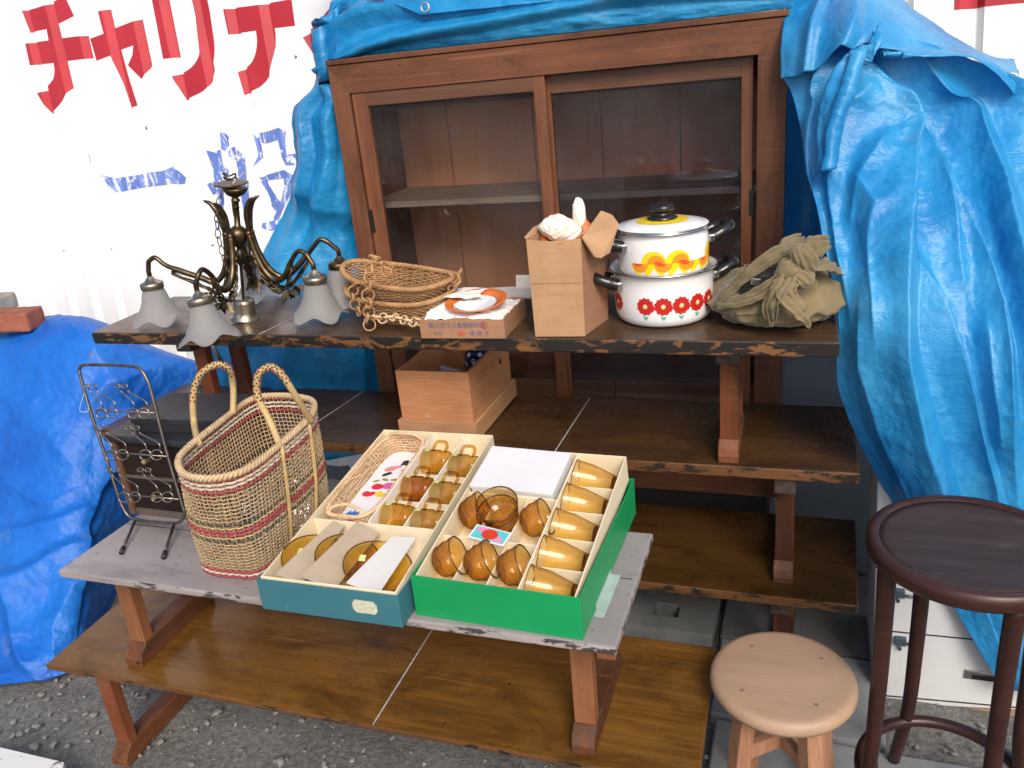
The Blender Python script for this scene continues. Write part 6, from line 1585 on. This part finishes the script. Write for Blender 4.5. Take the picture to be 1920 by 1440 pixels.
# ------------------------------------------------------------------ white chest lying behind the stools
t = NT('old_white_paint'); b = t.bsdf(.5, 0, .5)
c = t.ramp(t.noise(4, 5), ((.3, (.52, .53, .54)), (.7, (.64, .645, .65)))); c = t.mix(t.ramp(t.noise(7, 6, .7), ((.66, (0, 0, 0)), (.74, (.55,) * 3))), c, (.33, .27, .21)); t.l(c, b.inputs['Base Color']); M_wp = t.done(b)
M_blued = plain('blue_grey_latch', (.09, .13, .17), .4, .6); M_ply = wood('ply_base', (.22, .14, .08), (.33, .22, .13), .7, 'x', 30)
wc = thing('white_cabinet', 'old white painted drawer cabinet with metal latches behind the dark stool', 'cabinet', (1.2, .25, 0))
yw = .075
def Wq(px, py, d=0.0): return ony(px, py, yw + d)
c00, c10, c11, c01 = Wq(1636, 1318), Vector((1.62, yw, .058)), Vector((1.62, yw, .72)), Wq(1646, 880)
bm = B(); prism(bm, [c00, c10, c11, c01], (0, .30, 0)); bmesh.ops.bevel(bm, geom=bm.edges[:], offset=.003, segments=1, affect='EDGES'); obj('cabinet_body', bm, M_wp, wc, world=True)
for (ya, yb) in ((1182, 1202), (1304, 1322), (1065, 1084)):
    A = Wq(1640, ya, -.0012); D_ = Wq(1840, yb, -.0012); e = (D_ - A); D_ = A + e * 3
    bm = B(); prism(bm, [A, D_, D_ + Vector((0, 0, .0035)), A + Vector((0, 0, .0035))], (0, .002, 0)); obj('panel_gap', bm, M_case, wc, world=True)
bm = B(); A = Wq(1640, 1316, .002); box(bm, (1.29, yw + .15, (A.z) / 2 + .008), (.64, .29, A.z - .020), bev=.002); obj('base_board', bm, M_ply, wc, world=True)
for (px, py) in ((1685, 1112), (1688, 1202)):
    P = Wq(px, py, -.006); bm = B(); box(bm, P, (.026, .012, .022), bev=.002); tube(bm, [P + Vector((.010, -.002, -.004)), P + Vector((.036, -.002, -.006))], .0035, 8); tube(bm, [P + Vector((0, -.002, -.010)), P + Vector((0, -.003, -.024))], .004, 8); obj('latch', bm, M_blued, wc, world=True)
P = Wq(1845, 1268, -.002); bm = B(); box(bm, P, (.085, .004, .026), bev=.002)
hp = obj('recessed_handle', bm, M_steel, wc, world=True); bm = B(); box(bm, P + Vector((.005, -.003, -.003)), (.062, .002, .013), bev=.0006); obj('handle_slot', bm, M_black, hp, world=True)
# grey panel standing behind the right end of the stack
M_gp = plain('blue_grey_board', (.16, .19, .22), .6, var=.1, vs=5)
gpn = thing('board', 'blue grey board standing upright behind the right end of the tables', 'board', (.95, .58, 0))
bm = B(); box(bm, (1.03, .62, .46), (.62, .02, .92), bev=.002); obj('board_panel', bm, M_gp, gpn, world=True)
# ------------------------------------------------------------------ painted plank in the left corner
M_wch = flaked('chipped_white_paint', (.66, .66, .66), (.10, .06, .045), .37, 16, (.5, 1, 1), .6)
pk_ = thing('plank', 'chipped white painted plank end in the lower left corner', 'plank', onz(60, 1440, .08))
A, B_, C_, D_ = onz(-60, 1386, .10), onz(120, 1428, .10), onz(95, 1530, .10), onz(-120, 1480, .10)
bm = B(); prism(bm, [D_, C_, B_, A], (0, 0, -.018)); bmesh.ops.bevel(bm, geom=bm.edges[:], offset=.002, segments=1, affect='EDGES'); obj('plank_board', bm, M_wch, pk_, world=True)
for e_ in (B_.lerp(C_, .5).lerp(A, .12), A.lerp(D_, .5).lerp(B_, .12)):
    bm = B(); box(bm, (e_.x, e_.y, .041), (.03, .05, .0815), bev=.002); obj('support', bm, M_rail, pk_, world=True)
